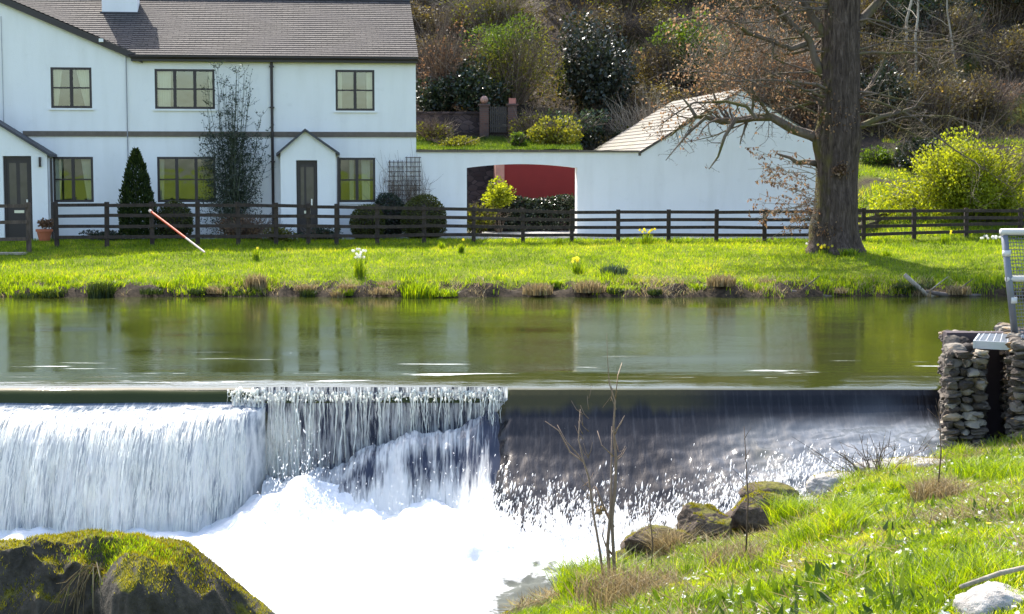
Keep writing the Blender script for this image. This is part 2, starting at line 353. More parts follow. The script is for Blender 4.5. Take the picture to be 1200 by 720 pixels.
# --- middle: separate white strands down the upright face, landing on a step
def zland(x): return np.interp(x, [-3.5, -2.95, -2.6, -1.9, -1.65, -1.0, -.1], [-1.35, -1.3, -1.1, -.86, -.78, -.58, -.5])
M = Mat('strand_water'); nn = M.noise(14, 4, .6, M.co('Object', (2.5, 2.5, .7)))
d = M.bsdf(M.ramp(nn, [(.3, (.6, .63, .58)), (.6, (.9, .9, .84))]), .5, M.bump(nn, .6, .02), Specular_IOR_Level=.5)
t = M.n('BsdfTranslucent', {'Color': (.95, .95, .88, 1)}).outputs[0]
m_strand = M.done(M.n('MixShader', {0: .5, 1: d, 2: t}).outputs[0])
b = MB(); x = -3.95
while x < -.12:
    wd = rng.uniform(.004, .012); n = 18; t = np.linspace(0, 1, n)
    zl = float(zland(min(max(x, -3.4), -.1))) if x > -3.45 else -.33
    out = .06+.16*rng.random(); sway = rng.normal(0, .03); wob = np.cumsum(rng.normal(0, .006, (n, 2)), 0)
    P = np.stack([x+sway*t+wob[:, 0], 22.5-out*(t**.55)+wob[:, 1], -.05-.07*rng.random()+(zl+.05)*t**1.3], 1)
    P[0] = (x, 22.51, -.13); R = wd*(.5+rng.random(n)*1.0)*(1.2-.6*t); R[1:4] *= rng.uniform(1.0, 1.9)
    if rng.random() < .45: R = R*np.clip(1.15-t*rng.uniform(.9, 2.2), .02, 1)
    b.tube(P, R, 5); x += rng.uniform(.010, .050)*(2.0 if fbm2(x*4, 0., 501, 2)[0] > .1 else 1)
n = 450; x = rng.uniform(-3.95, -.15, n); c_ = rng.random(n)**1.5
PB, AB = np.stack([x, 22.46-.16*c_**.5, -.125-.10*c_+rng.normal(0, .012, n)], 1), rng.lognormal(-4.85, .4, n)
Vd = np.repeat(ICO_DROP[0][None], n, 0)*np.stack([AB, AB, AB*rng.uniform(1.2, 3, n)], 1)[:, None]+PB[:, None]
b.add(Vd.reshape(-1, 3), (ICO_DROP[1][None]+np.arange(n)[:, None, None]*6).reshape(-1, 3))
b.build('waterfall_strands', m_strand, None, True)['kind'] = 'stuff'
stuff(mk('falling_threads', THREADS[0], THREADS[1], m_strand, None, True), 'fine white threads of water falling down the broad left curtain', 'water')
tag(bpy.data.objects['waterfall_strands'], 'thin white strands of water spilling over the middle of the weir lip', 'water')
# a thin torn veil of water over the same face: clear between its white streaks
M = Mat('veil_water'); tc = M.n('TexCoord'); v1 = M.n('Mapping', {'Vector': tc.outputs['UV'], 'Scale': (26, 1.3, 1)}).outputs[0]; v2 = M.n('Mapping', {'Vector': tc.outputs['UV'], 'Scale': (70, 5, 1)}).outputs[0]
nn = M.mix(.35, M.noise(1, 4, .6, v1, .4), M.noise(1, 3, .6, v2, .3)); f = M.ramp(M.math('ADD', nn, M.attr('foam')), [(.50, 0), (.60, 1)])
d = M.bsdf((.90, .89, .83), .6, M.bump(nn, .8, .04)); t = M.n('BsdfTranslucent', {'Color': (.95, .94, .86, 1)}).outputs[0]; tp_ = M.n('BsdfTransparent').outputs[0]
m_veil = M.done(M.n('MixShader', {0: f, 1: tp_, 2: M.n('MixShader', {0: .5, 1: d, 2: t}).outputs[0]}).outputs[0])
xv = np.arange(-3.9, -.13, .012); q = np.linspace(0, 1, 44)
for k, (dy, sd) in enumerate(((0., 601), (.05, 611))):
    X, Q = np.meshgrid(xv, q, indexing='ij'); zl = np.where(X < -3.45, -.33, zland(np.maximum(X, -3.4)))-.02
    Y = 22.53-(.13+dy)*Q**.5-.05*fbm2(X*7, Q*1.2, sd, 3)*Q-.03*np.abs(fbm2(X*22, Q*1.5, sd+1, 2)); Z = -.095-.05*np.abs(fbm2(X*5, Q*0, sd+6, 3))+dy*.3+(zl+.09)*Q**1.25+.03*fbm2(X*16, Q*0, sd+2, 2)*(1-Q)
    foam = (.17+.16*fbm2(X*3.1, Q*0, sd+5, 3))*sst(.26, .06, Q)-.02-.07*Q+.10*fbm2(X*1.6, Q*0, sd+3, 3)+.12*sst(-2.6, -3.3, X)*sst(.2, .6, Q)
    struct(mk('veil_water', np.stack([X.ravel(), Y.ravel(), Z.ravel()], 1), grid(len(xv), 44), m_veil, None, True, uv=np.stack([X.ravel()+k*3.7, Q.ravel()*1.0+k], 1), attrs=dict(foam=foam.ravel())))
# dark wet film behind the strands
xm = np.arange(-3.6, -.05, .03); q = np.linspace(0, 1, 40); X, Q = np.meshgrid(xm, q, indexing='ij')
Z = -.05+(-1.6+.05)*Q; Y = 22.47-.05*Q+.02*fbm2(X*6, Q*3, 81, 3)
foam = .40+.35*sst(-2.4, -3.2, X)*sst(.2, .5, Q)+.18*sst(.2, .8, fbm2(X*5, Q, 82, 3))
struct(mk('weir_film_water', np.stack([X.ravel(), Y.ravel(), Z.ravel()], 1), grid(len(xm), 40), m_mid, None, True, uv=np.stack([X.ravel(), Q.ravel()*1.6], 1), attrs=dict(foam=foam.ravel())))
# lower cascade from the step
xm = np.arange(-3.42, .1, .022); q = np.linspace(0, 1, 90); X, Q = np.meshgrid(xm, q, indexing='ij')
zl = zland(X)+.26*fbm2(X*1.7, X*0, 83, 4)+.05*fbm2(X*7, X*0, 90, 2); drop = sst(.16, .34, Q)
Y = 22.42-.42*np.minimum(Q/.2, 1)-.75*np.clip((Q-.2)/.8, 0, 1)**.8
Z = zl-.07*np.minimum(Q/.2, 1)+(-2.1-zl+.07)*np.clip((Q-.17)/.83, 0, 1)**1.15
bub = sst(.0, .08, Q)*(1-sst(.22, .34, Q))
Z = Z+bub*(.10*np.abs(fbm2(X*9, Q*14, 84, 3))+.03); Y = Y-drop*(.12*fbm2(X*3.2, Q*1.6, 85, 4)+.03*fbm2(X*14, Q*5, 86, 3))
wb = sst(-1.0, .0, X); qa = np.clip((Q-.05)/.95, 0, 1); Ya = np.interp(qa, np.linspace(0, 1, 11), ty2)-.02; Za = np.interp(qa, np.linspace(0, 1, 11), tz2)+.0; Y = Y*(1-wb)+Ya*wb+sst(-.55, .0, X+.35*fbm2(X*2.2, Q*3, 89, 3))*.22; Z = Z*(1-wb)+Za*wb-sst(-.3, .05, X)*.05
col1 = np.exp(-((X+1.62)/.16)**2)+np.exp(-((X+2.75)/.45)**2)*.9+np.exp(-((X+.35)/.10)**2)*.5+sst(-2.9, -3.2, X)
foam = .24+bub*.42*(1-wb)+.2*fbm2(X*2.2, Q*.6, 87, 3)+.85*sst(.32, .76, Q+.22*col1-.10*fbm2(X*2.5, X*0, 88, 3))+.28*col1*drop
foam = foam-.25*wb*(1-sst(.6, .9, Q))
struct(mk('lower_cascade_water', np.stack([X.ravel(), Y.ravel(), Z.ravel()], 1), grid(len(xm), 90), m_mid, None, True, uv=np.stack([X.ravel(), Q.ravel()*2.2], 1), attrs=dict(foam=foam.ravel())))

# --- plunge pool: churning foam and the white rapid running out
M = Mat('foam_water'); n1 = M.noise(3.2, 7, .68); n2 = M.noise(16, 5, .7)
c = M.mix(M.ramp(M.math('ADD', M.attr('foam'), M.math('MULTIPLY', M.math('SUBTRACT', n1, .5), 1.6)), [(.3, 0), (.55, 1)]), (.10, .11, .09), (.93, .94, .94))
d = M.bsdf(c, .8, M.bump(M.mix(.5, n1, n2), .6, .08), Specular_IOR_Level=.3)
t = M.n('BsdfTranslucent', {'Color': (.9, .92, .92, 1)}).outputs[0]
m_foam = M.done(M.n('MixShader', {0: .25, 1: d, 2: t}).outputs[0])
fx = np.concatenate([np.arange(-60, -14, 2), np.arange(-14, 6.5, .055)]); fy = np.concatenate([np.arange(2, 13, .25), np.arange(13, 21.9, .055)])
X, Y = np.meshgrid(fx, fy, indexing='ij')
boil = np.exp(-(np.clip(20.9-Y, 0, 9)/1.25)**1.6)
rise = np.interp(X, [-14, -4, -3.2, -2.6, -1.6, -.5, .5, 2, 4, 6], [.10, .16, .55, .75, .5, .38, .36, .36, .4, .3])
bl = np.abs(fbm2(X*1.6, Y*1.6, 91, 5))
Z = -2.02+boil*rise*(.7+.9*fbm2(X*1.3, Y*.9, 92, 4))+.22*(1-bl)*sst(15.5, 19, Y)+.05*np.abs(fbm2(X*6, Y*6, 93, 3))*sst(16, 19, Y)-.05*sst(18, 14, Y)+.04*fbm2(X*2, Y*5, 94, 3)
foam = .75+.5*sst(17.2, 18.8, Y)-.95*sst(20., 19.2, Y+.5*fbm2(X*1.2, Y, 95, 3))*sst(-.6, .2, X)-.35*sst(17, 14, Y)-.35*sst(12, 8, Y)
struct(mk('plunge_pool_water', np.stack([X.ravel(), Y.ravel(), Z.ravel()], 1), grid(len(fx), len(fy)), m_foam, None, True, attrs=dict(foam=foam.ravel())))

# --- spray: stretched drops off apron and boil, also standing in for sun glints
oc = np.array([(1,0,0),(-1,0,0),(0,1,0),(0,-1,0),(0,0,1),(0,0,-1)], float)
of = np.array([(0,2,4),(2,1,4),(1,3,4),(3,0,4),(2,0,5),(1,2,5),(3,1,5),(0,3,5)])
def drops(P, sx, sz, lean):
    n = len(P); V = np.repeat(oc[None], n, 0)*np.stack([sx, sx, sz], 1)[:, None]
    V[:, :, 0] += V[:, :, 2]*lean[:, None]; V = V+P[:, None]
    return V.reshape(-1, 3), (of[None]+np.arange(n)[:, None, None]*6).reshape(-1, 3)
def zapron(x, y):
    z = np.interp(-y, -ty2, tz2); fl = sst(1.4, 5.4, x); return z+fl*(.38*sst(22.3, 20.5, y)+.15)
PP = []; A = []
n = 30000; x = rng.uniform(-.4, 5.9, n); y = rng.uniform(19.6, 21.75, n)
lvl = sst(21.55, 20.1, y+.5*fbm2(x*.9, y*0, 101, 3)+.35*fbm2(x*4, y*2.5, 104, 2)); keep = rng.random(n) < lvl**1.8*np.interp(x, [0, 3, 4.2, 5.9], [1, 1, .5, .3]); x, y = x[keep], y[keep]
z = zapron(x, y)+.03+rng.exponential(.07, len(x)); PP.append(np.stack([x, y-.05, z], 1))
sx = rng.lognormal(-5.3, .45, len(x)); A.append((sx, sx*rng.uniform(2.5, 7, len(x)), rng.normal(.22, .15, len(x))))
n = 1800; x = rng.uniform(-3.4, .2, n); y = rng.uniform(20.7, 21.6, n); z = -1.85+rng.exponential(.22, n)
PP.append(np.stack([x, y, z], 1)); sx = rng.lognormal(-5.5, .4, n); A.append((sx, sx*rng.uniform(1.2, 4, n), rng.normal(0, .4, n)))
n = 3000; x = rng.uniform(-3.3, -2.2, n); y = rng.uniform(20.4, 21.1, n); z = -1.6+rng.exponential(.3, n)*np.exp(-((x+2.75)/.4)**2)
PP.append(np.stack([x, y, z], 1)); sx = rng.lognormal(-5.6, .4, n); A.append((sx, sx*rng.uniform(1.5, 5, n), rng.normal(0, .4, n)))
P = np.concatenate(PP); V, F = drops(P, *[np.concatenate([a[k] for a in A]) for k in range(3)])
M = Mat('spray'); g = M.bsdf((.92, .93, .93), .12, Specular_IOR_Level=.8); t = M.n('BsdfTranslucent', {'Color': (1, 1, 1, 1)}).outputs[0]
m_spray_glint = M.done(M.n('MixShader', {0: .55, 1: g, 2: t}).outputs[0])
stuff(mk('spray', V, F, m_spray_glint, None, True), 'white spray, drops and stand-in sun glints along the foot of the weir', 'spray')

# --- the weir itself, under the water
M = Mat('wet_weir_stone'); n1 = M.noise(5, 6, .65)
m_weir = M.done(M.bsdf(M.ramp(n1, [(.35, (.012, .012, .010)), (.6, (.045, .045, .032)), (.75, (.07, .075, .03))]), .35, M.bump(n1, .7, .06)))
b = MB()
b.prism([(-14, -3), (6.6, -3), (6.6, -.1), (-14, -.1)], 22.56, 23.6)
weir = thing('weir', 'dark wet stone weir running across the river under the falling water', 'weir', (0, 22.5, 0))
w1 = b.build('crest_wall', m_weir, weir); w1.location = (0, -22.5, 0)
b = MB(); outl = []
for xx in np.arange(-14, -3.38, .05):
    oo = math.sqrt(max(0, 1-(min(max(xx+4.35, 0), .92)/.92)**2)); outl.append((xx, 22.48-.42*oo))
outl = [(-14, 22.6)]+outl+[(-3.4, 22.6)]
n = len(outl); V = [(x, y, -2.6) for x, y in outl]+[(x, y, -.4) for x, y in outl]
b.add(V, [[list(range(n, 2*n))][0]]); b.F.setdefault(4, []).append(np.array([[i, (i+1) % n, (i+1) % n+n, i+n] for i in range(n)]))
w2 = b.build('ledge_block', m_weir, weir); w2.location = (0, -22.5, 0)
ygrid = np.array([22.56, 22.2, 21.7, 21.1, 20.5, 19.9]); zgrid = np.array([-.35, -.62, -.98, -1.3, -1.62, -1.95])
X, J = np.meshgrid(np.arange(-.1, 6.5, .3), np.arange(6), indexing='ij')
w3 = mk('apron_slope', np.stack([X.ravel(), ygrid[J].ravel(), zgrid[J].ravel()], 1), grid(X.shape[0], 6), m_weir, weir, True); w3.location = (0, -22.5, 0)
# ------------------------------------------------------------ the white house
AL = rad(7); C0 = np.array([-2.88, 49., 0.]); EX = np.array([math.cos(AL), math.sin(AL), 0]); BK = np.array([-math.sin(AL), math.cos(AL), 0]); G0 = 1.0
def fl(px, py, off=0.):                 # pixel -> (along facade, height) on the plane `off` m in front of the facade
    d = ray(px, py); o = np.array([0, 0, CZ]); c = C0-BK*off; k = np.dot(c-o, BK)/np.dot(d, BK); p = o+d*k
    return float(np.dot(p-C0, EX)), float(p[2]-G0)
def frect(x0, y0, x1, y1, off=0.):
    a = fl(x0, y0, off); b = fl(x1, y1, off); return a[0], b[0], b[1], a[1]      # s0,s1,z0,z1
M = Mat('white_render'); n1 = M.noise(.8, 5, .6); n2 = M.noise(30, 4, .7); st = M.ramp(M.noise(1, 4, .6, M.co('Object', (2.5, 2.5, .35))), [(.45, 0), (.75, 1)])
c = M.mix(n1, (.83, .81, .77), (.91, .89, .85)); c = M.mix(M.math('MULTIPLY', st, .2), c, (.58, .55, .48)); c = M.mix(M.ramp(M.noise(2.2, 6, .7), [(.58, 0), (.72, .25)]), c, (.62, .60, .55))
m_white = M.done(M.bsdf(c, .9, M.bump(M.mix(.5, n1, n2), .35, .03)))
m_brown = flatmat('dark_brown_frames', (.028, .018, .015), .45, .25, 5)
m_stone = flatmat('string_stone', (.15, .12, .09), .9, .4, 7, .6)
m_lead = flatmat('lead_and_slate_trim', (.05, .048, .055), .6, .3, 6)
M = Mat('roof_slates'); tc = M.n('TexCoord')
br = M.n('TexBrick', {'Vector': tc.outputs['UV'], 'Scale': 1, 'Color1': (.060, .053, .047, 1), 'Color2': (.105, .092, .082, 1), 'Mortar': (.03, .024, .024, 1), 'Mortar Size': .017, 'Mortar Smooth': .2, 'Bias': 0., 'Brick Width': .34, 'Row Height': .16})
n1 = M.noise(.7, 5, .65); n2 = M.noise(14, 5, .7)
c = M.mix(M.ramp(n1, [(.4, 0), (.65, .7)]), br.outputs[0], (.06, .052, .052)); c = M.mix(M.ramp(n2, [(.45, 0), (.7, .5)]), c, (.15, .135, .115))
m_slate = M.done(M.bsdf(c, .85, M.bump(br.outputs[1], -.6, .02), Specular_IOR_Level=.2))
M = Mat('window_glass'); g = M.n('BsdfGlossy', {'Color': (.9, .95, .85, 1), 'Roughness': .03, 'Normal': M.bump(M.noise(1.6, 2), .05, .05)}).outputs[0]
tr = M.n('BsdfTransparent', {'Color': (.85, .9, .8, 1)}).outputs[0]
m_glass = M.done(M.n('MixShader', {0: .16, 1: tr, 2: g}).outputs[0])
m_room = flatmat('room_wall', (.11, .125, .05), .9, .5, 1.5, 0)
m_curt = flatmat('curtain_cloth', (.42, .41, .34), .9, .1, 4, .3)
def holewall(b, s0, s1, z0, z1, holes, y0, th):          # a wall with real openings and reveals
    us = sorted({s0, s1}|{h[0] for h in holes}|{h[1] for h in holes}); zs = sorted({z0, z1}|{h[2] for h in holes}|{h[3] for h in holes})
    for a, c in zip(us, us[1:]):
        for e, f in zip(zs, zs[1:]):
            if any(h[0] <= a+1e-6 and c-1e-6 <= h[1] and h[2] <= e+1e-6 and f-1e-6 <= h[3] for h in holes): continue
            b.poly([(a, y0, e), (c, y0, e), (c, y0, f), (a, y0, f)])
    for h in holes:
        a, c, e, f = h
        b.poly([(a, y0, e), (a, y0, f), (a, y0+th, f), (a, y0+th, e)]); b.poly([(c, y0, f), (c, y0, e), (c, y0+th, e), (c, y0+th, f)])
        b.poly([(a, y0, f), (c, y0, f), (c, y0+th, f), (a, y0+th, f)]); b.poly([(c, y0, e), (a, y0, e), (a, y0+th, e), (c, y0+th, e)])
house = thing('white_house', 'long two storey white rendered house with slate roof and dark brown windows', 'house', C0+[0, 0, G0], AL)
ZE = fl(488, 66, .0)[1]; RY = 4.0; ZR = fl(480, 3, -RY)[1]; SL = -15.5
PITCH = (ZR-ZE)/RY
wins = {'a': (59, 79, 108, 127, 2), 'b': (181, 81, 252, 128, 3), 'c': (393, 82, 439, 130, 2), 'd': (61.5, 184, 110, 237, 2), 'e': (184, 184, 253, 237, 3), 'f': (396.5, 185, 440, 237, 2)}
WR = {k: frect(*v[:4]) for k, v in wins.items()}
b = MB(); holewall(b, SL, 0, -.3, ZE, [w for w in WR.values()], 0, .22)
sg = fl(150, 62)[0]; slope_g = (fl(8, 0)[1]-fl(150, 60)[1])/(sg-fl(8, 0)[0]); sa = sg-5.3; ga = ZE+slope_g*5.3
b.poly([(SL, 0, ZE), (sg, 0, ZE), (sa, 0, ga), (SL, 0, ga-slope_g*(sa-SL))])
b.poly([(0, 0, -.3), (0, 8, -.3), (0, 8, ZE), (0, RY, ZR-.03), (0, 0, ZE)]); b.poly([(SL, 8, -.3), (SL, 0, -.3), (SL, 0, ZE), (SL, RY, ZR), (SL, 8, ZE)])
b.poly([(0, 8, -.3), (SL, 8, -.3), (SL, 8, ZE), (0, 8, ZE)])
b.build('wall', m_white, house)
def roofplane(name, m, parent, p00, p10, p11, p01, row=.16, th=.012):   # courses of slates: each course a strip standing proud of the one above
    p00, p10, p11, p01 = [np.array(p, float) for p in (p00, p10, p11, p01)]
    Ls = np.linalg.norm(p01-p00); n = max(1, int(Ls/row)); nn = np.cross(p10-p00, p01-p00); nn /= np.linalg.norm(nn); b = MB()
    for k in range(n):
        t0, t1 = k/n, min(1, (k+1.05)/n); a0 = p00+(p01-p00)*t0+nn*th*1.6; a1 = p10+(p11-p10)*t0+nn*th*1.6; c1 = p10+(p11-p10)*t1+nn*th*.2; c0 = p00+(p01-p00)*t1+nn*th*.2
        w0, w1 = np.linalg.norm(p10-p00)*1., 0
        e = (p10-p00)/np.linalg.norm(p10-p00); U = [np.dot(q-p00, e) for q in (a0, a1, c1, c0)]
        b.add([a0, a1, c1, c0, a0-nn*th*1.6, a1-nn*th*1.6], [[0, 1, 2, 3], [4, 5, 1, 0]], 0, [(U[0], k*row), (U[1], k*row), (U[2], k*row+row*.98), (U[3], k*row+row*.98), (U[0], k*row), (U[1], k*row)])
    return b.build(name, m, parent, uv=True)
OV = .22; zo = ZE-OV*PITCH+.06
rf = roofplane('roof', m_slate, house, (sg+.02, -OV, zo), (.07, -OV, zo), (.07, RY, ZR+.06), (sg+.02, RY, ZR+.06))
roofplane('roof', m_slate, house, (SL, .03, ZE+.06+.03*PITCH), (sg+.02, .03, ZE+.06+.03*PITCH), (sg+.02, RY, ZR+.06), (SL, RY, ZR+.06))
roofplane('roof', m_slate, house, (.07, 8+OV, zo), (SL, 8+OV, zo), (SL, RY, ZR+.06), (.07, RY, ZR+.06))
b = MB(); b.box(sg+.1, .05, -OV+.015, -OV+.06, zo-.17, zo-.005); b.box(sg+.1, .05, -OV+.06, -.002, zo-.17, zo-.14); b.build('fascia', m_brown, house)
b = MB(); gz = zo-.03
th = np.linspace(math.pi, 2*math.pi, 9)
V = [(s, -OV-.05+.062*math.cos(t), gz+.062*math.sin(t)) for s in (sg+.1, .06) for t in th]
b.add(V, [[i, i+1, i+10, i+9] for i in range(8)]); b.box(sg+.1, .06, -OV-.115, -OV-.107, gz-.02, gz+.012); b.build('gutter', m_brown, house)
b = MB(); s = SL
while s < 0:
    b.prism([(s+.01, ZR+.03), (min(s+.44, .07), ZR+.03), (min(s+.44, .07), ZR+.2), (s+.01, ZR+.2)], RY-.12, RY+.12); s += .45
rt = b.build('ridge_tiles', m_lead, rf)
# front gable on the left: its barge board, verge and roof
b = MB(); hh = .20
def barge(b, s0, z0, s1, z1, y0, y1, h): b.prism([(s0, z0-h), (s1, z1-h), (s1, z1), (s0, z0)] if s0 < s1 else [(s1, z1-h), (s0, z0-h), (s0, z0), (s1, z1)], y0, y1)
barge(b, sa, ga+.12, sg+.42, ZE+.10-.42*slope_g, -.16, -.02, .20); barge(b, sa-5.4, ga+.12-5.4*slope_g, sa, ga+.12, -.16, -.02, .20); b.build('barge_board', m_brown, house)
q = 5.3*slope_g/PITCH
b = MB(); z1 = ZE+.11
b.poly([(sg+.25, -.16, z1-.25*slope_g+.02), (sg, .0, z1+.02), (sa, q, ga+.14), (sa, -.16, ga+.14)]); b.poly([(sa, -.16, ga+.14), (sa, q, ga+.14), (sa-5.3, 0, z1), (sa-5.6, -.16, z1-.1)])
b.build('gable_roof', m_lead, house)
# string course, downpipes, lamp
z0 = fl(300, 160.5)[1]; z1 = fl(300, 154.5)[1]; b = MB(); b.box(fl(27, 155)[0], .012, -.045, -.002, z0, z1); b.build('string_course', m_stone, house)
b = MB(); s = fl(318.5, 100)[0]; b.tube([(s, -.09, gz-.04), (s, -.075, gz-.25), (s, -.075, -.1)], .042, 8)
for zz_ in (.6, 2.2, 3.8, 5.0): b.box(s-.07, s+.07, -.12, -.002, zz_, zz_+.04)
b.build('downpipe', m_brown, house)
b = MB(); s = fl(148.5, 100)[0]; b.tube([(s, -.04, ZE-.05), (s, -.04, -.1)], .016, 6); b.build('downpipe', flatmat('grey_pipe', (.3, .3, .31)), house)
b = MB(); s = fl(2.5, 60)[0]; b.tube([(s, -.035, ga-1.2), (s, -.035, 2.6)], .012, 6); b.build('cable', flatmat('grey_cable', (.4, .4, .4)), house)
b = MB(); s, z = fl(118.5, 47.5, .2); b.box(s-.06, s+.06, -.26, -.165, z-.05, z+.05); b.build('bird_box', m_white, house)
# chimney
cs0, cz0 = fl(119, 18, -2.9); cs1, _ = fl(161, 18, -2.9); cyf = (cz0-ZE)/PITCH
cs0, cz0 = fl(119.5, 17, -cyf); cs1 = fl(161, 17, -cyf)[0]; zf = ZE+cyf*PITCH
ch = tag(MB().box(cs0, cs1, cyf, cyf+.75, zf-.1, ZR+1.25).build('chimney', m_white, house))
b = MB(); b.box(cs0-.05, cs1+.05, cyf-.05, cyf+.8, zf-.08, zf+.09); b.build('flashing', m_lead, ch)
b = MB(); b.box(cs0-.06, cs1+.06, cyf-.06, cyf+.81, ZR+1.25, ZR+1.36); b.build('cap', m_stone, ch)
for k in (.25, .75):
    b = MB(); x = cs0+(cs1-cs0)*k; b.tube([(x, cyf+.37, ZR+1.36), (x, cyf+.37, ZR+1.62), (x, cyf+.37, ZR+1.7)], [.13, .11, .14], 12); b.build('chimney_pot', flatmat('terracotta', (.4, .16, .08)), ch)
# windows: outer frame, mullions, one glazing bar; panes, room and curtains behind
def window(key, curtains):
    s0, s1, z0, z1 = WR[key]; n = wins[key][4]; f = .065
    b = MB(); y0, y1 = -.005, .06
    b.box(s0, s1, y0, y1, z1-f, z1); b.box(s0, s1, y0, y1, z0, z0+f); b.box(s0, s0+f, y0+.002, y1, z0+f, z1-f); b.box(s1-f, s1, y0+.002, y1, z0+f, z1-f)
    for k in range(1, n): x = s0+(s1-s0)*k/n; b.box(x-.045, x+.045, y0+.003, y1, z0+f, z1-f)
    w = b.build('window', m_brown, house)
    b = MB(); zm = (z0+z1)/2
    for k in range(n): a = s0+(s1-s0)*k/n+.045; c = s0+(s1-s0)*(k+1)/n-.045; b.box(a, c, .012, .05, zm-.022, zm+.022)
    b.build('glazing_bar', m_brown, w)
    b = MB(); b.poly([(s0+f, .03, z0+f), (s1-f, .03, z0+f), (s1-f, .03, z1-f), (s0+f, .03, z1-f)]); b.build('pane', m_glass, w)
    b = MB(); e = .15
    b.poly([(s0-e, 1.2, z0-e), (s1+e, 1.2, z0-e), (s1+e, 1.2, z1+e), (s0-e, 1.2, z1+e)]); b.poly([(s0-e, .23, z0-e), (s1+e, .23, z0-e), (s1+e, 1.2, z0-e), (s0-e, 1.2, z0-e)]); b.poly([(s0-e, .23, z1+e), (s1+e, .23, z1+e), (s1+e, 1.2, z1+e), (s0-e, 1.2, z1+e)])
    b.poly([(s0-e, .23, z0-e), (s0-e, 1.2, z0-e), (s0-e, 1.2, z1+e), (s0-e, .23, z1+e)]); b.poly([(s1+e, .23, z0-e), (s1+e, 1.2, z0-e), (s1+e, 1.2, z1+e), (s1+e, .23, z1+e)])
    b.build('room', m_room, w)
    for a, c, tail in curtains:             # fractions of the window's width at the top; tail = width factor at the bottom
        nx = 14; u = np.linspace(0, 1, nx); vz = np.linspace(0, 1, 6); U, Vv = np.meshgrid(u, vz, indexing='ij')
        lo = s0+(s1-s0)*a; wd = (s1-s0)*(c-a); k = 1-(1-abs(tail))*Vv
        X_ = lo+wd*U*k if tail > 0 else lo+wd*(1-(1-U)*k)
        mk('curtain', np.stack([X_.ravel(), (.15+.02*np.sin(U*30)).ravel(), (z1-(z1-z0)*Vv).ravel()], 1), grid(nx, 6), m_curt, w, True)
    b = MB(); b.box(s0-.06, s1+.06, -.05, -.006, z0-.06, z0-.004); b.build('sill', m_white, w)
window('a', [(.06, .28, .4), (.6, .94, -.35)]); window('b', [(.05, .27, .9), (.90, .97, -1)]); window('c', [(.03, .17, 1), (.80, .95, -1)])
window('d', [(.03, .25, .55), (.68, .97, -.5)]); window('e', [(.03, .12, .8)]); window('f', [(.3, .42, 1), (.62, .86, -.9)])
# porches
def door(parent, s0, s1, z0, z1, y, two):
    d = MB().box(s0, s1, y-.03, y+.03, z0, z1).build('door', m_brown, parent)
    b = MB(); f = .07
    b.box(s0-f, s0, y-.06, y+.05, z0, z1+f); b.box(s1, s1+f, y-.06, y+.05, z0, z1+f); b.box(s0, s1, y-.062, y+.05, z1, z1+f); b.build('door_frame', m_brown, d)
    w = (s1-s0)
    b = MB()
    for a, c in ([(.12, .42), (.58, .88)] if two else [(.10, .32), (.46, .94)]):
        b.box(s0+w*a, s0+w*c, y-.036, y-.031, z0+(z1-z0)*.42, z1-.12)
    b.build('glass', flatmat('door_glass', (.10, .085, .075), .12, .3, 3, .1), d)
    b = MB(); zl = z0+(z1-z0)*.33; b.box(s0+w*.3, s0+w*.72, y-.05, y-.031, zl, zl+.08); b.build('letterbox', flatmat('brass_plate', (.6, .6, .5), .3, .1, 3, 0, .7), d)
    b = MB(); b.box(s1-.11, s1-.07, y-.075, y-.031, z0+.95, z0+1.15); b.build('handle', flatmat('steel_handle', (.6, .6, .6), .3, .1, 3, 0, .8), d)
    return d
def porch(p, sl_, sr, ap, za, ze, dr, deep):
    po = bpy.data.objects.new('porch', None); link(po, house)
    b = MB(); y0 = -deep; d0, d1, dz = dr
    b.poly([(sl_, y0, -.2), (d0, y0, -.2), (d0, y0, dz), (d1, y0, dz), (d1, y0, -.2), (sr, y0, -.2), (sr, y0, ze), (ap, y0, za), (sl_, y0, ze)])
    b.poly([(sl_, 0, -.2), (sl_, y0, -.2), (sl_, y0, ze), (sl_, 0, ze)]); b.poly([(sr, y0, -.2), (sr, 0, -.2), (sr, 0, ze), (sr, y0, ze)])
    for s in (d0, d1): b.poly([(s, y0, -.2), (s, y0+.2, -.2), (s, y0+.2, dz), (s, y0, dz)])
    b.poly([(d0, y0, dz), (d1, y0, dz), (d1, y0+.2, dz), (d0, y0+.2, dz)])
    b.build('wall', m_white, po)
    b = MB(); k = (za-ze)/(ap-sl_); o_ = .12; t = .055
    b.prism([(sl_-o_, ze-k*o_), (ap, za), (ap, za+t*1.4), (sl_-o_, ze-k*o_+t*1.4)], y0-.13, -.003)
    k2 = (za-ze)/(sr-ap); b.prism([(ap, za+.001), (sr+o_, ze-k2*o_), (sr+o_, ze-k2*o_+t*1.4), (ap, za+t*1.4)], y0-.13, -.003)
    b.build('roof', m_lead, po); return po
dp = 1.1
a = frect(328.5, 180, 394, 265, dp); apx = fl(357.5, 154, dp); dr = frect(347, 188, 372.5, 265, dp)
ze_ = fl(394, 179, dp)[1]
p1 = porch(None, a[0], a[1], apx[0], apx[1], ze_, (dr[0], dr[1], dr[3]), dp); door(p1, dr[0]+.08, dr[1]-.08, -.02, dr[3]-.08, -dp+.17, False)
b = MB(); b.tube([(a[1]+.08, -dp+.05, ze_-.12), (a[1]+.06, -dp+.05, -.1)], .035, 8); b.build('downpipe', m_brown, p1)
dp = 1.1
s57, z57 = fl(57, 181, dp); s0, z0 = fl(0, 147, dp); k = (z0-z57)/(s57-s0); ap = s57-2.1; dr = frect(3, 183, 38.5, 265, dp)
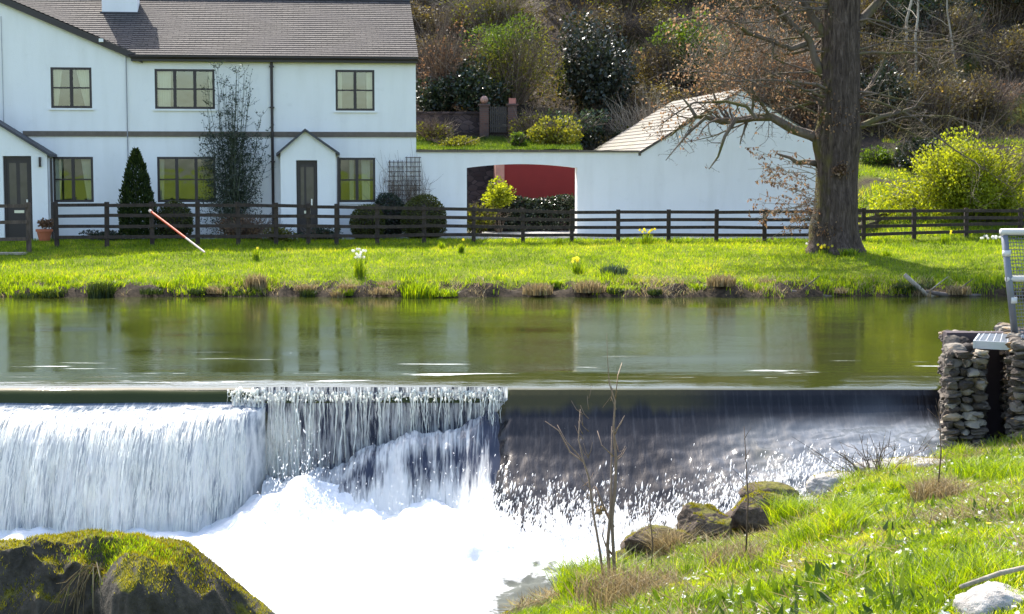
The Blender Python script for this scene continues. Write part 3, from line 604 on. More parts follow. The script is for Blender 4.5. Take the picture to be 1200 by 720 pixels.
p2 = porch(None, ap-2.1, s57-.05, ap, z57+k*2.1, z57, (dr[0], dr[1], dr[3]), dp); door(p2, dr[0]+.07, dr[1]-.07, -.02, dr[3]-.08, -dp+.17, True)
b = MB(); b.tube([(s57+.05, -dp+.05, z57-.1), (s57+.05, -dp+.05, -.1)], .035, 8); b.build('downpipe', m_brown, p2)
b = MB(); s, z = fl(47, 190, dp); b.box(s-.03, s+.03, -dp-.07, -dp-.002, z-.14, z+.14); b.build('wall_lamp', m_brown, p2)

# ------------------------------------------------------------ garden wall with the wide opening, and the barn
gw = thing('garden_wall', 'long low white wall with a wide shallow arched opening joining house and barn', 'wall', C0+[0, 0, G0], AL)
zt = fl(600, 178.5)[1]; s1 = fl(753, 178)[0]; oa = fl(547, 196)[0]; ob = fl(676.5, 196)[0]; zs = fl(547, 197)[1]; zc = fl(612, 192.5)[1]
b = MB(); T = .42
def arch(s): u = (s-(oa+ob)/2)/((ob-oa)/2); return zs+(zc-zs)*(1-u*u)
for y0, fl_ in ((0, 1), (T, -1)):
    b.poly([(.002, y0, -.3), (oa, y0, -.3), (oa, y0, zt), (.002, y0, zt)]); b.poly([(ob, y0, -.3), (s1, y0, -.3), (s1, y0, zt), (ob, y0, zt)])
    ss = np.linspace(oa, ob, 17)
    for a, c in zip(ss, ss[1:]): b.poly([(a, y0, arch(a)), (c, y0, arch(c)), (c, y0, zt), (a, y0, zt)])
for a, c in zip(ss, ss[1:]): b.poly([(a, 0, arch(a)), (c, 0, arch(c)), (c, T, arch(c)), (a, T, arch(a))])
b.poly([(oa, 0, -.3), (oa, 0, zs), (oa, T, zs), (oa, T, -.3)]); b.poly([(ob, 0, -.3), (ob, 0, zs), (ob, T, zs), (ob, T, -.3)])
b.build('wall', m_white, gw)
b = MB(); s = .01
while s < s1-.1: e = min(s+.62, s1+.15); b.box(s, e-.012, -.06, T+.06, zt, zt+.055+.006*rng.random()); s += .62
b.build('coping', m_stone, gw)
barn = thing('barn', 'small white barn with a plain gable and pale grey slate roof beside the oak', 'barn', C0+[0, 0, G0], AL)
e0, ez = fl(753, 178); ap, az = fl(870, 105.5); e1 = 2*ap-e0; DB = 9.7; ez2 = ez
b = MB(); b.poly([(e0, .001, -.3), (e1, .001, -.3), (e1, .001, ez), (ap, .001, az), (e0, .001, ez)]); b.poly([(e0, DB, -.3), (e0, 0, -.3), (e0, 0, ez), (e0, DB, ez)]); b.poly([(e1, 0, -.3), (e1, DB, -.3), (e1, DB, ez), (e1, 0, ez)])
b.poly([(e1, DB, -.3), (e0, DB, -.3), (e0, DB, ez), (ap, DB, az), (e1, DB, ez)]); b.build('wall', m_white, barn)
M = Mat('barn_slates'); tc = M.n('TexCoord')
br = M.n('TexBrick', {'Vector': tc.outputs['UV'], 'Scale': 1, 'Color1': (.145, .125, .10, 1), 'Color2': (.185, .165, .135, 1), 'Mortar': (.10, .088, .07, 1), 'Mortar Size': .01, 'Brick Width': .4, 'Row Height': .24})
c = M.mix(M.ramp(M.noise(1.3, 5), [(.5, 0), (.7, .6)]), br.outputs[0], (.14, .13, .06))
m_bslate = M.done(M.bsdf(c, .8, M.bump(br.outputs[1], -.4, .02)))
kk = (az-ez)/(ap-e0); o_ = .1
roofplane('roof', m_bslate, barn, (e0-o_, DB+.1, ez-o_*kk+.05), (e0-o_, -.03, ez-o_*kk+.05), (ap, -.03, az+.05), (ap, DB+.1, az+.05), .24)
roofplane('roof', m_bslate, barn, (e1+o_, -.03, ez-o_*kk+.05), (e1+o_, DB+.1, ez-o_*kk+.05), (ap, DB+.1, az+.05), (ap, -.03, az+.05), .24)
b = MB(); barge(b, e0-o_, ez-o_*kk+.03, ap, az+.03, -.03, -.001, .05); barge(b, ap, az+.031, e1+o_, ez-o_*kk+.031, -.028, -.001, .05); b.build('verge', m_bslate, barn)
b = MB(); b.box(e0-.13, e0-.05, -.02, DB, ez-.12, ez-.03); b.build('gutter', m_stone, barn)
# red building seen through the opening
def spt(px, py, off): s, z = fl(px, py, off); return C0+EX*s-BK*off+np.array([0, 0, G0+z])
m_red = flatmat('red_painted_render', (.22, .020, .017), .85, .12, 3, .3)
r0 = fl(591, 200, -5.)[0]; r1 = r0+4.6
red = thing('red_shed', 'low red painted shed seen through the arched opening in the white wall', 'shed', C0+[0, 0, G0], AL)
b = MB(); b.box(r0, r1, 5., 6.4, -.2, 2.45); b.build('wall', m_red, red)
b = MB(); b.box(r0-.30, r0-.004, 4.95, 5.5, -.2, 2.45); b.build('sunlit_end', flatmat('sunlit_red_paint', (.5, .24, .18), .8, .3, 5), red)  # paler pink paints the sunlight on the shed's left end
b = MB(); b.box(r0-.35, r1+.1, 4.9, 6.5, 2.46, 2.53); b.build('roof', m_lead, red)
M = Mat('dark_stone_wall'); v = M.n('TexVoronoi', {'Vector': M.co('Object', (1, 1, 1.9)), 'Scale': 3.2}); v2 = M.n('TexVoronoi', {'Vector': M.co('Object', (1, 1, 1.9)), 'Scale': 3.2}, feature='DISTANCE_TO_EDGE')
c = M.mix(M.ramp(v2.outputs['Distance'], [(.0, 1), (.07, 0)]), M.ramp(v.outputs['Color'], [(.2, (.03, .02, .02)), (.8, (.085, .06, .058))]), (.015, .012, .012))
m_dwall = M.done(M.bsdf(c, .95, M.bump(v2.outputs['Distance'], .6, .05)))
rw = thing('retaining_wall', 'dark rough stone retaining wall glimpsed at the back of the yard through the arch', 'wall', (0, 55.2, 1))
b = MB(); n = 40
xs_ = np.linspace(-6, 2.75, n); X, Q = np.meshgrid(xs_, np.linspace(0, 1, 12), indexing='ij'); Zr = -.2+Q*(2.85+.06*fbm2(X*2, Q*0, 111)); Yr = -.18+.07*fbm2(X*2, Q*5, 112)
mk('stone_face', np.stack([X.ravel(), Yr.ravel(), Zr.ravel()], 1), grid(n, 12), m_dwall, rw, False)
# brick wall with gate pillars on the terrace above
m_brick = Mat('old_brick'); br = m_brick.n('TexBrick', {'Vector': m_brick.co('Object', (1, 1, 1)), 'Scale': 1, 'Color1': (.10, .045, .035, 1), 'Color2': (.15, .075, .055, 1), 'Mortar': (.1, .085, .075, 1), 'Mortar Size': .01, 'Brick Width': .23, 'Row Height': .075})
mp = m_brick.n('Mapping', {'Vector': m_brick.tc.outputs['Object'], 'Rotation': (rad(90), 0, 0)}); m_brick.set(br, 'Vector', mp.outputs[0])
m_brick = m_brick.done(m_brick.bsdf(m_brick.mix(m_brick.ramp(m_brick.noise(2, 4), [(.4, 0), (.7, .7)]), br.outputs[0], (.06, .05, .05)), .95, m_brick.bump(br.outputs[1], -.5, .01)))
for i, (px, lab) in enumerate([(567.5, 'left brick gate pillar with a round stone ball on top, on the lawn behind the wall'), (600.5, 'right brick gate pillar with a square terracotta top, next to the yellow shrub')]):
    p = at(px, 166, 60.3); g = thing('gate_pillar', lab, 'pillar', (p[0], 60.3, float(H(p[0], 60.3))-.1), 0, 'brick gate pillars above the garden wall')
    b = MB(); b.box(-.17, .17, -.17, .17, 0, 1.15); b.build('shaft', m_brick, g)
    b = MB(); b.box(-.22, .22, -.22, .22, 1.152, 1.22); b.build('cap', m_brick, g)
    if i == 0:
        b = MB(); t = np.linspace(0, math.pi, 9); b.tube([(0, 0, 1.37-.15*math.cos(a)) for a in t], [max(.01, .15*math.sin(a)) for a in t], 12); b.build('ball_finial', flatmat('pink_stone_ball', (.35, .2, .15)), g, True)
    else: MB().box(-.13, .13, -.13, .13, 1.222, 1.42).build('finial', flatmat('terracotta_block', (.42, .16, .12)), g)
tw = thing('terrace_wall', 'dark brick wall running across the lawn behind the white garden wall', 'wall', (-1.9, 60.6, 3.6))
b = MB()
xa_ = at(500, 160, 60.6)[0]+1.9; xb_ = at(562, 160, 60.6)[0]+1.9; xc_ = at(606, 160, 60.6)[0]+1.9; xd_ = at(655, 160, 60.6)[0]+1.9
b.box(xa_-3, xb_, -.15, .15, 0, 1.45); b.box(xc_, xd_, -.15, .15, .0, 1.35); b.build('brickwork', m_dwall, tw)
b = MB(); b.box(xa_-3, xb_, -.2, .2, 1.452, 1.53); b.box(xc_, xd_, -.2, .2, 1.352, 1.43); b.build('coping', m_dwall, tw)
gt = thing('garden_gate', 'dark wooden gate between the two brick gate pillars', 'gate', (at(584, 166, 60.3)[0], 60.3, float(H(at(584, 166, 60.3)[0], 60.3))))
b = MB()
for k in range(9): b.box(-.31+k*.07, -.31+k*.07+.05, -.02, .02, .05, 1.0)
b.build('boards', m_brown, gt); MB().box(-.33, .33, .021, .06, .25, .33).build('ledge', m_brown, gt); MB().box(-.33, .33, .021, .06, .75, .83).build('ledge', m_brown, gt)

# ------------------------------------------------------------ fences
m_fence = barkmat('fence_timber', (.020, .013, .010), (.065, .045, .034), 9)
m_fpale = barkmat('fence_timber_grey', (.05, .035, .026), (.14, .10, .075), 9)
def fence(name, label, posts, tops, bots, Ys, nr=4, extra=(0., 0.), m=None, over=.05):
    P = [at(px, b_, Y) for px, b_, Y in zip(posts, bots, Ys)]; Tp = [at(px, t_, Y) for px, t_, Y in zip(posts, tops, Ys)]
    o = P[0]; f = thing(name, label, 'fence', (o[0], o[1], o[2])); m = m or m_fence
    zs = np.array([t[2] for t in Tp]); zb = np.array([float(H(p[0], p[1])) for p in P])
    for p, z, g in zip(P, zs, zb):
        b = MB(); tl = rng.normal(0, .012, 2); w = .055
        q = [(p[0]+sx*w-o[0]+(tl[0] if zz_ else 0), p[1]+sy*w-o[1]+.06, (z+over if zz_ else g-.25)-o[2]) for zz_ in (0, 1) for sy in (-1, 1) for sx in (-1, 1)]
        b.add(q, [[0,2,3,1],[4,5,7,6],[0,1,5,4],[2,6,7,3],[0,4,6,2],[1,3,7,5]]); b.build('post', m, f)
    for k in range(nr):
        b = MB()
        for i in range(len(P)-1):
            a, c = P[i], P[i+1]; fr = .97-k*.93/(nr-.25)
            za = g0 = zb[i]+(zs[i]-zb[i])*fr-o[2]+rng.normal(0, .006); zc_ = zb[i+1]+(zs[i+1]-zb[i+1])*fr-o[2]+rng.normal(0, .006); h = .045
            ax, ay = a[0]-o[0], a[1]-o[1]; cx, cy = c[0]-o[0], c[1]-o[1]; e = .0
            b.add([(ax, ay-.035, za-h), (cx, cy-.035, zc_-h), (cx, cy-.035, zc_+h), (ax, ay-.035, za+h), (ax, ay, za-h), (cx, cy, zc_-h), (cx, cy, zc_+h), (ax, ay, za+h)],
                  [[0,1,2,3],[7,6,5,4],[3,2,6,7],[0,4,5,1],[0,3,7,4],[1,5,6,2]])
        b.build('rail', m, f)
    return f
px_ = [66, 124.5, 178, 231, 279, 323, 361, 394, 442, 497, 555, 613, 670, 724.5, 783.5, 839.5, 896, 952]
tp_ = np.interp(px_, [66, 280, 555, 670, 952], [239, 239, 244.5, 248, 247.5]); bt_ = np.interp(px_, [66, 280, 555, 670, 952], [283, 282, 281.5, 284, 281]); yy_ = np.interp(px_, [66, 600, 952], [44.6, 45.6, 46.2])
fence('wooden_fence', 'long dark post and rail fence across the lawn in front of house and barn', px_, tp_, bt_, yy_)
px_ = [1003, 1012.5, 1071.6, 1133, 1196, 1258]
fence('wooden_fence', 'dark post and rail fence from the oak trunk to the right, before the green shrub', px_, [246]*6, [281]*6, [46.2, 46.2, 46.4, 46.6, 46.8, 47], 4)
fence('wooden_fence', 'lower grey fence further back between oak and green shrub', [1003, 1027.5, 1044, 1062, 1100], [249, 247, 248, 249, 250], [277]*5, [48.5, 49.5, 50.5, 51.5, 54], 3, m=m_fpale, over=.02)
fence('wooden_fence', 'brown fence bay at the far left standing nearer the river than the long fence', [-60, -12, 33], [240, 240, 239.5], [287, 287, 287], [43.2, 43.3, 43.4], 3, m=m_fpale)
# ------------------------------------------------------------ foliage builders
def rand_unit(n, r=None):
    r = r or rng; v = r.normal(size=(n, 3)); return v/np.linalg.norm(v, axis=1)[:, None]
def quads(P, D, Nn, L, Wd):              # leaf: pointed quad along D
    A = np.cross(D, Nn); A /= np.linalg.norm(A, axis=1)[:, None]+1e-9
    L = L[:, None]; Wd = Wd[:, None]
    V = np.stack([P, P+D*L*.45+A*Wd, P+D*L, P+D*L*.45-A*Wd], 1).reshape(-1, 3)
    return V, np.arange(len(P)*4).reshape(-1, 4)
def blades(P, h, w, lean, tint, parts=2):
    n = len(P); a = rng.uniform(0, 2*math.pi, n); side = np.stack([np.cos(a), np.sin(a), np.zeros(n)], 1)
    b = rng.uniform(0, 2*math.pi, n); d = np.stack([np.cos(b), np.sin(b), np.zeros(n)], 1)*(lean*h)[:, None]
    up = np.array([0, 0, 1.])*h[:, None]; w = w[:, None]
    if parts == 1:
        V = np.stack([P-side*w, P+side*w, P+up+d], 1).reshape(-1, 3); F = np.arange(3*n).reshape(-1, 3); k = 3
        T = np.repeat(tint, 3)
        return V, F, T
    V = np.stack([P-side*w, P+side*w, P+up*.55+d*.3+side*w*.75, P+up*.55+d*.3-side*w*.75, P+up*.95+d], 1).reshape(-1, 3)
    i = np.arange(n)[:, None]*5; F4 = i+np.array([0, 1, 2, 3]); F3 = i+np.array([3, 2, 4])
    return V, [F4, F3], np.repeat(tint, 5)
def lobes(n, rx, ry, rz, r, lo=.25, hi=.5):
    c = rand_unit(n, r)*r.uniform(.15, .85, (n, 1)); c[:, 2] = np.abs(c[:, 2])*.9+.12*0
    return c*[rx, ry, rz], r.uniform(lo, hi, n)
def crown(seed, rx, ry, rz, n, leaf, nl=14, aspect=.45, lo=.25, hi=.5, flat=.0, shell=.55, droop=0.):
    r = np.random.default_rng(seed); C, R = lobes(nl, rx, ry, rz, r, lo, hi)
    w = R**2; k = r.choice(nl, n, p=w/w.sum()); u = rand_unit(n, r)
    rr = r.uniform(shell, 1.05, n)**.7
    P = C[k]+u*(rr*R[k])[:, None]*[rx, ry, rz]; P[:, 2] += rz*.35
    P = P[P[:, 2] > -.05*rz] if True else P; n = len(P)
    D = rand_unit(n, r)*.8+np.array([0, 0, -droop])+P/np.array([rx, ry, rz])*.6; D /= np.linalg.norm(D, axis=1)[:, None]
    L = leaf*r.uniform(.6, 1.4, n); V, F = quads(P, D, rand_unit(n, r), L, L*aspect)
    t = np.clip(r.normal(.45, .2, n)+.18*fbm(P*1.6, seed), 0, 1)
    return V, F, np.repeat(t, 4)
def twigs(seed, rx, ry, rz, n, rad_=.008, spread=1., base=.15, bend=.25):       # a shrub's stems: fan of thin shoots with side shoots
    r = np.random.default_rng(seed); b = MB()
    for i in range(n):
        a = r.uniform(0, 2*math.pi); q = r.uniform(0, 1)**.6*spread; h = rz*r.uniform(.7, 1.12)*(1-.35*q)
        e = np.array([math.cos(a)*q*rx, math.sin(a)*q*ry, h]); s0 = np.array([math.cos(a)*base*q*rx, math.sin(a)*base*q*ry, 0])
        m = (s0+e)/2+np.array([0, 0, h*.12])+r.normal(0, bend*.15*rz, 3); t = np.linspace(0, 1, 6)[:, None]
        P = (1-t)**2*s0+2*t*(1-t)*m+t*t*e+r.normal(0, .012*rz, (6, 3)); b.tube(P, np.linspace(rad_, rad_*.3, 6), 3, r.random(), False)
        for j in range(r.integers(3, 7)):
            tt = r.uniform(.35, .95); p = P[int(tt*5)]; dd = rand_unit(1, r)[0]*.8+(e-s0)/h*.7; ln = rz*r.uniform(.12, .35)
            Q = np.stack([p, p+dd*ln*.5+r.normal(0, .03, 3)*ln, p+dd*ln]); b.tube(Q, [rad_*.5, rad_*.4, rad_*.2], 3, r.random(), False)
    return b
m_twig = leafmat('twigs', [(0, (.06, .042, .03)), (.5, (.15, .10, .07)), (1, (.28, .22, .16))], .1, .8, .3, (1, 1, 1))
m_twigp = leafmat('pale_twigs', [(0, (.16, .12, .08)), (.5, (.30, .24, .17)), (1, (.45, .38, .28))], .1, .8, .3, (1, 1, 1))
m_olive = leafmat('olive_leaves', [(0, (.05, .06, .012)), (.5, (.11, .12, .02)), (1, (.20, .21, .03))])
m_dark = leafmat('dark_leaves', [(0, (.010, .018, .010)), (.5, (.022, .036, .018)), (1, (.05, .07, .03))], .15, .35, .5)
m_shiny = leafmat('glossy_leaves', [(0, (.012, .018, .010)), (.5, (.024, .032, .018)), (1, (.05, .06, .035))], .12, .42, .5)
m_green = leafmat('green_leaves', [(0, (.03, .06, .01)), (.5, (.07, .12, .015)), (1, (.14, .20, .03))])
m_lime = leafmat('lime_leaves', [(0, (.11, .14, .012)), (.5, (.22, .26, .02)), (1, (.40, .44, .05))], .5)
m_yellow = leafmat('yellow_flowers', [(0, (.06, .08, .02)), (.5, (.20, .21, .03)), (1, (.42, .39, .05))], .35)
m_copper = leafmat('copper_leaves', [(0, (.09, .05, .03)), (.5, (.20, .12, .07)), (1, (.36, .25, .16))], .45, .6, .3, (1.4, 1.25, 1))
m_bluegreen = leafmat('blue_green_needles', [(0, (.025, .045, .03)), (.5, (.05, .08, .055)), (1, (.10, .14, .09))], .2)
m_conifer = leafmat('conifer_needles', [(0, (.010, .02, .007)), (.5, (.03, .05, .012)), (1, (.10, .12, .025))], .3)
m_grass = leafmat('grass_blades', [(0, (.045, .085, .004)), (.4, (.14, .215, .006)), (.72, (.25, .31, .012)), (1, (.40, .36, .10))], .5, .45, .4, (2.1, 2.0, .35))
m_straw = leafmat('dry_grass', [(0, (.10, .075, .035)), (.4, (.24, .185, .095)), (.8, (.45, .37, .22)), (1, (.16, .22, .03))], .35, .7, .3, (1.2, 1.1, .9))
m_bark = barkmat('oak_bark', (.06, .045, .035), (.20, .15, .11), 5, (.11, .095, .03))
m_bark2 = barkmat('grey_bark', (.06, .05, .042), (.17, .14, .12), 7)
m_barkp = barkmat('pale_bark', (.22, .18, .13), (.40, .35, .27), 7)
m_white_fl = leafmat('white_flowers', [(0, (.6, .6, .55)), (1, (.85, .85, .8))], .4, .6, .3, (1, 1, 1))
m_yel_fl = leafmat('daffodil_yellow', [(0, (.75, .60, .02)), (1, (.9, .8, .1))], .4, .6, .3, (1, 1, .8))

def shrub(name, label, cat, px, py, Y, rx, rz, mat_, n, leaf, seed, group=None, ry=None, nt=26, tm=None, loc=None, stemr=.014, **kw):
    # (px,py) = base of the shrub in the photo; rx, rz = half width and half height in metres
    if loc is None: p = at(px, py, Y); loc = (p[0], Y, float(H(p[0], Y))-.05)
    ry = ry or rx*.8; t = thing(name, label, cat, loc, 0, group)
    if n:
        V, F, T = crown(seed, rx, ry, rz*1.3, n, leaf, **kw); mk('foliage', V, F, mat_, t, False, T)
    twigs(seed+1, rx*1.05, ry, rz*1.9, nt, stemr).build('stems', tm or m_twig, t)
    return t
# --- bushes on the slope behind the wall
SL_ = [
 ('flowering_shrub', 'yellow flowering shrub low behind the wall between brick pillars and barn roof', 648, 176, 58.2, 1.0, .62, m_yellow, 2600, .085, 3, dict(nt=40)),
 ('small_shrub', 'small round mid green shrub just left of the yellow flowering shrub', 607, 177, 57.4, .42, .30, m_green, 900, .07, 4, {}),
 ('juniper', 'spreading blue green juniper above the yellow flowering shrub', 668, 165, 60.2, 1.5, .62, m_bluegreen, 2600, .12, 5, dict(aspect=.2)),
 ('broom_bush', 'big domed broom bush with a lime green top and brown twiggy flanks', 602, 150, 63, 2.1, 1.8, m_olive, 7000, .10, 6, dict(nt=150, aspect=.16, nl=20)),
 ('laurel', 'tall dark evergreen laurel with shining white lit leaves on top, right of the broom bush', 708, 150, 63.2, 2.0, 2.5, m_shiny, 8000, .13, 7, dict(nl=20)),
 ('brown_shrub', 'reddish brown twiggy shrub beside the right roof edge of the house', 520, 140, 62.5, 1.6, 2.0, m_copper, 1600, .09, 8, dict(nt=170, nl=18)),
 ('dark_shrub', 'low dark evergreen shrub against the house corner behind the lawn', 512, 160, 61.5, 1.3, .95, m_dark, 3600, .10, 9, {}),
 ('dark_shrub', 'dark evergreen mass behind the two brick pillars', 560, 160, 62, 1.7, 1.25, m_dark, 3800, .11, 10, {}),
 ('bramble', 'pale grey twiggy bramble tangle above the left end of the barn roof', 762, 170, 61, 1.7, 1.5, m_olive, 1300, .09, 11, dict(nt=230, tm=m_twigp)),
 ('dark_shrub', 'dark leafy shrub under the laurel, above the juniper', 718, 168, 61.2, 1.3, .9, m_dark, 3000, .10, 12, {}),
 ('green_shrub', 'soft mid green shrub left of the oak crown, above the barn roof', 800, 120, 66, 2.0, 1.8, m_green, 5000, .12, 13, dict(nl=20)),
 ('beech_tree', 'young beech full of copper brown dead leaves behind the barn ridge', 885, 150, 62.5, 2.9, 2.5, m_copper, 5500, .08, 14, dict(nt=220, nl=30, tm=m_twigp)),
 ('beech_tree', 'second copper leaved young beech close behind the oak trunk', 950, 158, 61.5, 1.8, 1.9, m_copper, 4600, .10, 15, dict(nt=70)),
 ('dark_shrub', 'dark green shrub right of the oak trunk at the top of the grass', 1022, 150, 62, 1.5, 1.5, m_dark, 3500, .11, 16, {}),
 ('ivy_mound', 'low dark ivy mound between the oak and the lime green shrub', 1072, 190, 56, 1.1, .75, m_dark, 3000, .09, 17, {}),
 ('ivy_mound', 'mid green mound on the grass slope behind the lower grey fence', 1030, 195, 57, 1.0, .35, m_green, 1700, .08, 18, {}),
 ('brown_shrub', 'bare grey brown thicket high up left above the broom bush', 575, 60, 70, 2.6, 1.6, m_olive, 1500, .10, 19, dict(nt=230, tm=m_twigp)),
 ('bramble', 'bare twiggy thicket behind the laurel top', 735, 60, 72, 3.0, 1.9, m_olive, 2200, .10, 20, dict(nt=200, tm=m_twig)),
 ('dark_shrub', 'dark holly at the top right corner of the wood', 1165, 95, 72, 2.6, 2.2, m_dark, 5000, .13, 22, {}),
 ('dark_shrub', 'dark holly halfway up the wood between the pale saplings', 1080, 100, 70, 2.5, 2.1, m_dark, 4500, .13, 23, {}),
 ('bramble', 'brown bramble thicket on the litter slope above the lime green shrub', 1150, 140, 64, 2.2, .8, m_copper, 900, .08, 24, dict(nt=200, tm=m_twig)),
 ('dark_shrub', 'low brownish bush on the lawn strip between the house corner and the brick pillars', 530, 176, 57.6, 1.0, .26, m_olive, 1300, .06, 26, dict(nt=40)),
 ('brown_shrub', 'brown twiggy bush in front of the dark brick wall, nearest the house corner', 508, 170, 59.2, .9, .5, m_olive, 900, .06, 27, dict(nt=130)),
 ('brown_shrub', 'brown twiggy bush between the right brick gate pillar and the juniper', 622, 166, 59.6, .8, .6, m_olive, 900, .06, 28, dict(nt=130)),
 ('small_shrub', 'small bright green fern clump at the bottom of the wood', 1045, 78, 70, .7, .4, m_green, 900, .10, 25, {}),
]
for nm, lab, px, py, Y, rx, rz, mt, n, leaf, sd, kw in SL_:
    shrub(nm, lab, 'shrub' if 'tree' not in nm else 'tree', px, py, Y, rx, rz, mt, n, leaf, sd, **kw)
# the many bare dark thickets covering the wooded slope
m_thick = leafmat('thicket_stems', [(0, (.05, .037, .033)), (.5, (.115, .085, .07)), (1, (.26, .20, .15))], .05, .85, .2, (1, 1, 1))
m_thl = leafmat('thicket_leaves', [(0, (.05, .04, .02)), (.5, (.13, .10, .05)), (.85, (.20, .17, .06)), (1, (.34, .23, .12))], .25, .6, .3)
TP = []
for i in range(4):
    t = thing('thicket', '', 'shrub'); twigs(700+i, 1.9, 1.5, 2.1, 210, .010, bend=.9, base=.5).build('stems', m_thick, t)
    V, F, T = crown(720+i, 1.8, 1.4, 1.8, 3200, .10, nl=22, shell=.1, aspect=.35); mk('foliage', V, F, m_thl, t, False, T); TP.append(t)
cells = []; rt_ = np.random.default_rng(55)
for Yr_, st_ in ((61.8, 2.6), (65.5, 2.8), (69.5, 3.0), (74, 3.3), (79.5, 3.8), (86, 4.6)):
    x = -6.5+rt_.random()*2
    while x < Yr_*.345+1:
        if not (Yr_ < 64 and (-3.6 < x < .9)): cells.append((x+rt_.normal(0, .5), Yr_+rt_.normal(0, .7)))
        x += st_
for i, (x, y) in enumerate(cells):
    o = TP[i] if i < 4 else copy_tree(TP[i % 4]); o.location = (x, y, float(H(x, y))-.12); o.rotation_euler = (0, 0, rt_.uniform(0, 6.28)); o.scale = (rt_.uniform(.8, 1.25),)*2+(rt_.uniform(.65, 1.15),)
    o['label'] = 'bare dark brown thicket, one of the many covering the wooded slope'; o['group'] = 'dark thickets on the wooded slope'
# lime top of the broom bush
bb = [o for o in COL.objects if o.name == 'broom_bush'][0]
V, F, T = crown(31, 1.6, 1.4, 1.4, 4200, .10, nl=14, aspect=.16); V[:, 2] += 1.6; V[:, 0] -= .3; mk('new_shoots', V, F, m_green, bb, False, T)
# lime shrub on the right
shrub('lime_shrub', 'large rounded lime green shrub in fresh leaf behind the right fence', 'shrub', 1135, 262, 49.5, 2.75, 1.75, m_lime, 24000, .075, 41, nt=90, nl=34, lo=.18, hi=.36, shell=.2)
V, F, T = crown(43, 3.0, 1.9, 1.2, 12000, .075, nl=26, lo=.2, hi=.4, shell=.2); V[:, 2] -= .15; mk('foliage', V, F, m_lime, [o for o in COL.objects if o.name == 'lime_shrub'][0], False, T)
# plants seen through the arch
def yard(px, py, off): s, z = fl(px, py, off); return C0+EX*s-BK*off+np.array([0, 0, G0])
p = yard(650, 275, -3.2)
hd = thing('hedge', 'dark clipped hedge in front of the red shed, seen through the arch', 'hedge', (p[0]-.1, p[1], 1.0), AL)
n = 9000; P = np.stack([rng.uniform(-2.3, 2.2, n), rng.uniform(-.35, .35, n), rng.uniform(0, 1, n)**.8*1.12], 1); P[:, 2] *= 1+.06*np.sin(P[:, 0]*3); k = np.argmax(rng.random((n, 3))*[.2, 1, 1], 1)
P[:, 1] = np.where(k == 1, -.35+rng.normal(0, .03, n), P[:, 1]); D = rand_unit(n); V, F = quads(P, D, rand_unit(n), np.full(n, .08), np.full(n, .035)); mk('foliage', V, F, m_dark, hd, False, np.repeat(rng.random(n), 4))
b = MB(); b.box(-2.2, 2.1, -.25, .25, -.1, 1.0); b.build('core', m_dwall, hd)
p = yard(585, 240, -2.2); shrub('potted_shrub', 'bright yellow green shrub at the corner of the red shed, seen through the arch', 'shrub', 0, 0, 0, .62, .55, m_lime, 1500, .08, 51, loc=(p[0], p[1], 1.0), nt=20)
bpy.data.objects['potted_shrub'].children[0].location.z = .75
p = yard(560, 276, -1.8); shrub('dark_shrub', 'low dark brown green bush at the left inside the arch', 'shrub', 0, 0, 0, .75, .55, m_olive, 2200, .07, 52, loc=(p[0], p[1], 1.0), nt=40)
import bmesh as _b
_m = _b.new(); _b.ops.create_icosphere(_m, subdivisions=3, radius=1); ICO2 = (np.array([v.co[:] for v in _m.verts]), np.array([[v.index for v in f.verts] for f in _m.faces])); _m.free()
m_clip = leafmat('clipped_leaves', [(0, (.025, .03, .008)), (.5, (.065, .075, .015)), (1, (.13, .14, .03))], .3)
# --- garden plants along the house
def ball(name, label, px, basepy, off, rx, rz, mt, n, sd):
    s, z = fl(px, basepy, off); p = C0+EX*s-BK*off; t = thing(name, label, 'shrub', (p[0], p[1], float(H(p[0], p[1]))-.03), 0, 'clipped bushes by the white wall'); r = np.random.default_rng(sd)
    u = rand_unit(n, r); rr = (1+.09*fbm(u*2.2, sd))*r.uniform(.86, 1.03, n); P = u*rr[:, None]*[rx, rx*.95, rz]; P[:, 2] += rz*.88; k = P[:, 2] > 0; P, u = P[k], u[k]; n = len(P)
    D = u*.5+rand_unit(n, r); D /= np.linalg.norm(D, axis=1)[:, None]; V, F = quads(P, D, rand_unit(n, r), r.uniform(.03, .07, n), r.uniform(.012, .022, n)); mk('foliage', V, F, mt, t, False, np.repeat(np.clip(r.normal(.4, .2, n)+.2*fbm(P*3, sd), 0, 1), 4))
    V, F = ICO2; mk('inner_twigs', V*[rx*.84, rx*.8, rz*.84]+[0, 0, rz*.86], F, m_thick, t, True); return t
def gshrub(name, label, px, basepy, off, rx, rz, mt, n, leaf, sd, cat='shrub', **kw):
    s, z = fl(px, basepy, off); p = C0+EX*s-BK*off; return shrub(name, label, cat, 0, 0, 0, rx, rz, mt, n, leaf, sd, loc=(p[0], p[1], float(H(p[0], p[1]))-.03), **kw)
s_, _ = fl(161, 275, 1.3); p = C0+EX*s_-BK*1.3
cf = thing('conifer', 'dark narrow conical conifer by the house wall between two downstairs windows', 'conifer', (p[0], p[1], .95))
n = 8500; u = rng.random(n)**.7; hh = 2.55; zc_ = (1-u)*hh; a = rng.uniform(0, 2*math.pi, n); R = .62*(1-(1-u))**.0*np.interp(zc_/hh, [0, .25, .6, .9, 1], [.95, 1, .72, .28, .03])*(.78+.3*fbm(np.stack([np.cos(a)*2, np.sin(a)*2, zc_*2.2], 1), 5))*rng.uniform(.7, 1.06, n)
P = np.stack([R*np.cos(a), R*np.sin(a), zc_+.05], 1); D = np.stack([np.cos(a)*.5, np.sin(a)*.5, np.full(n, .9)], 1)+rng.normal(0, .25, (n, 3)); D /= np.linalg.norm(D, axis=1)[:, None]
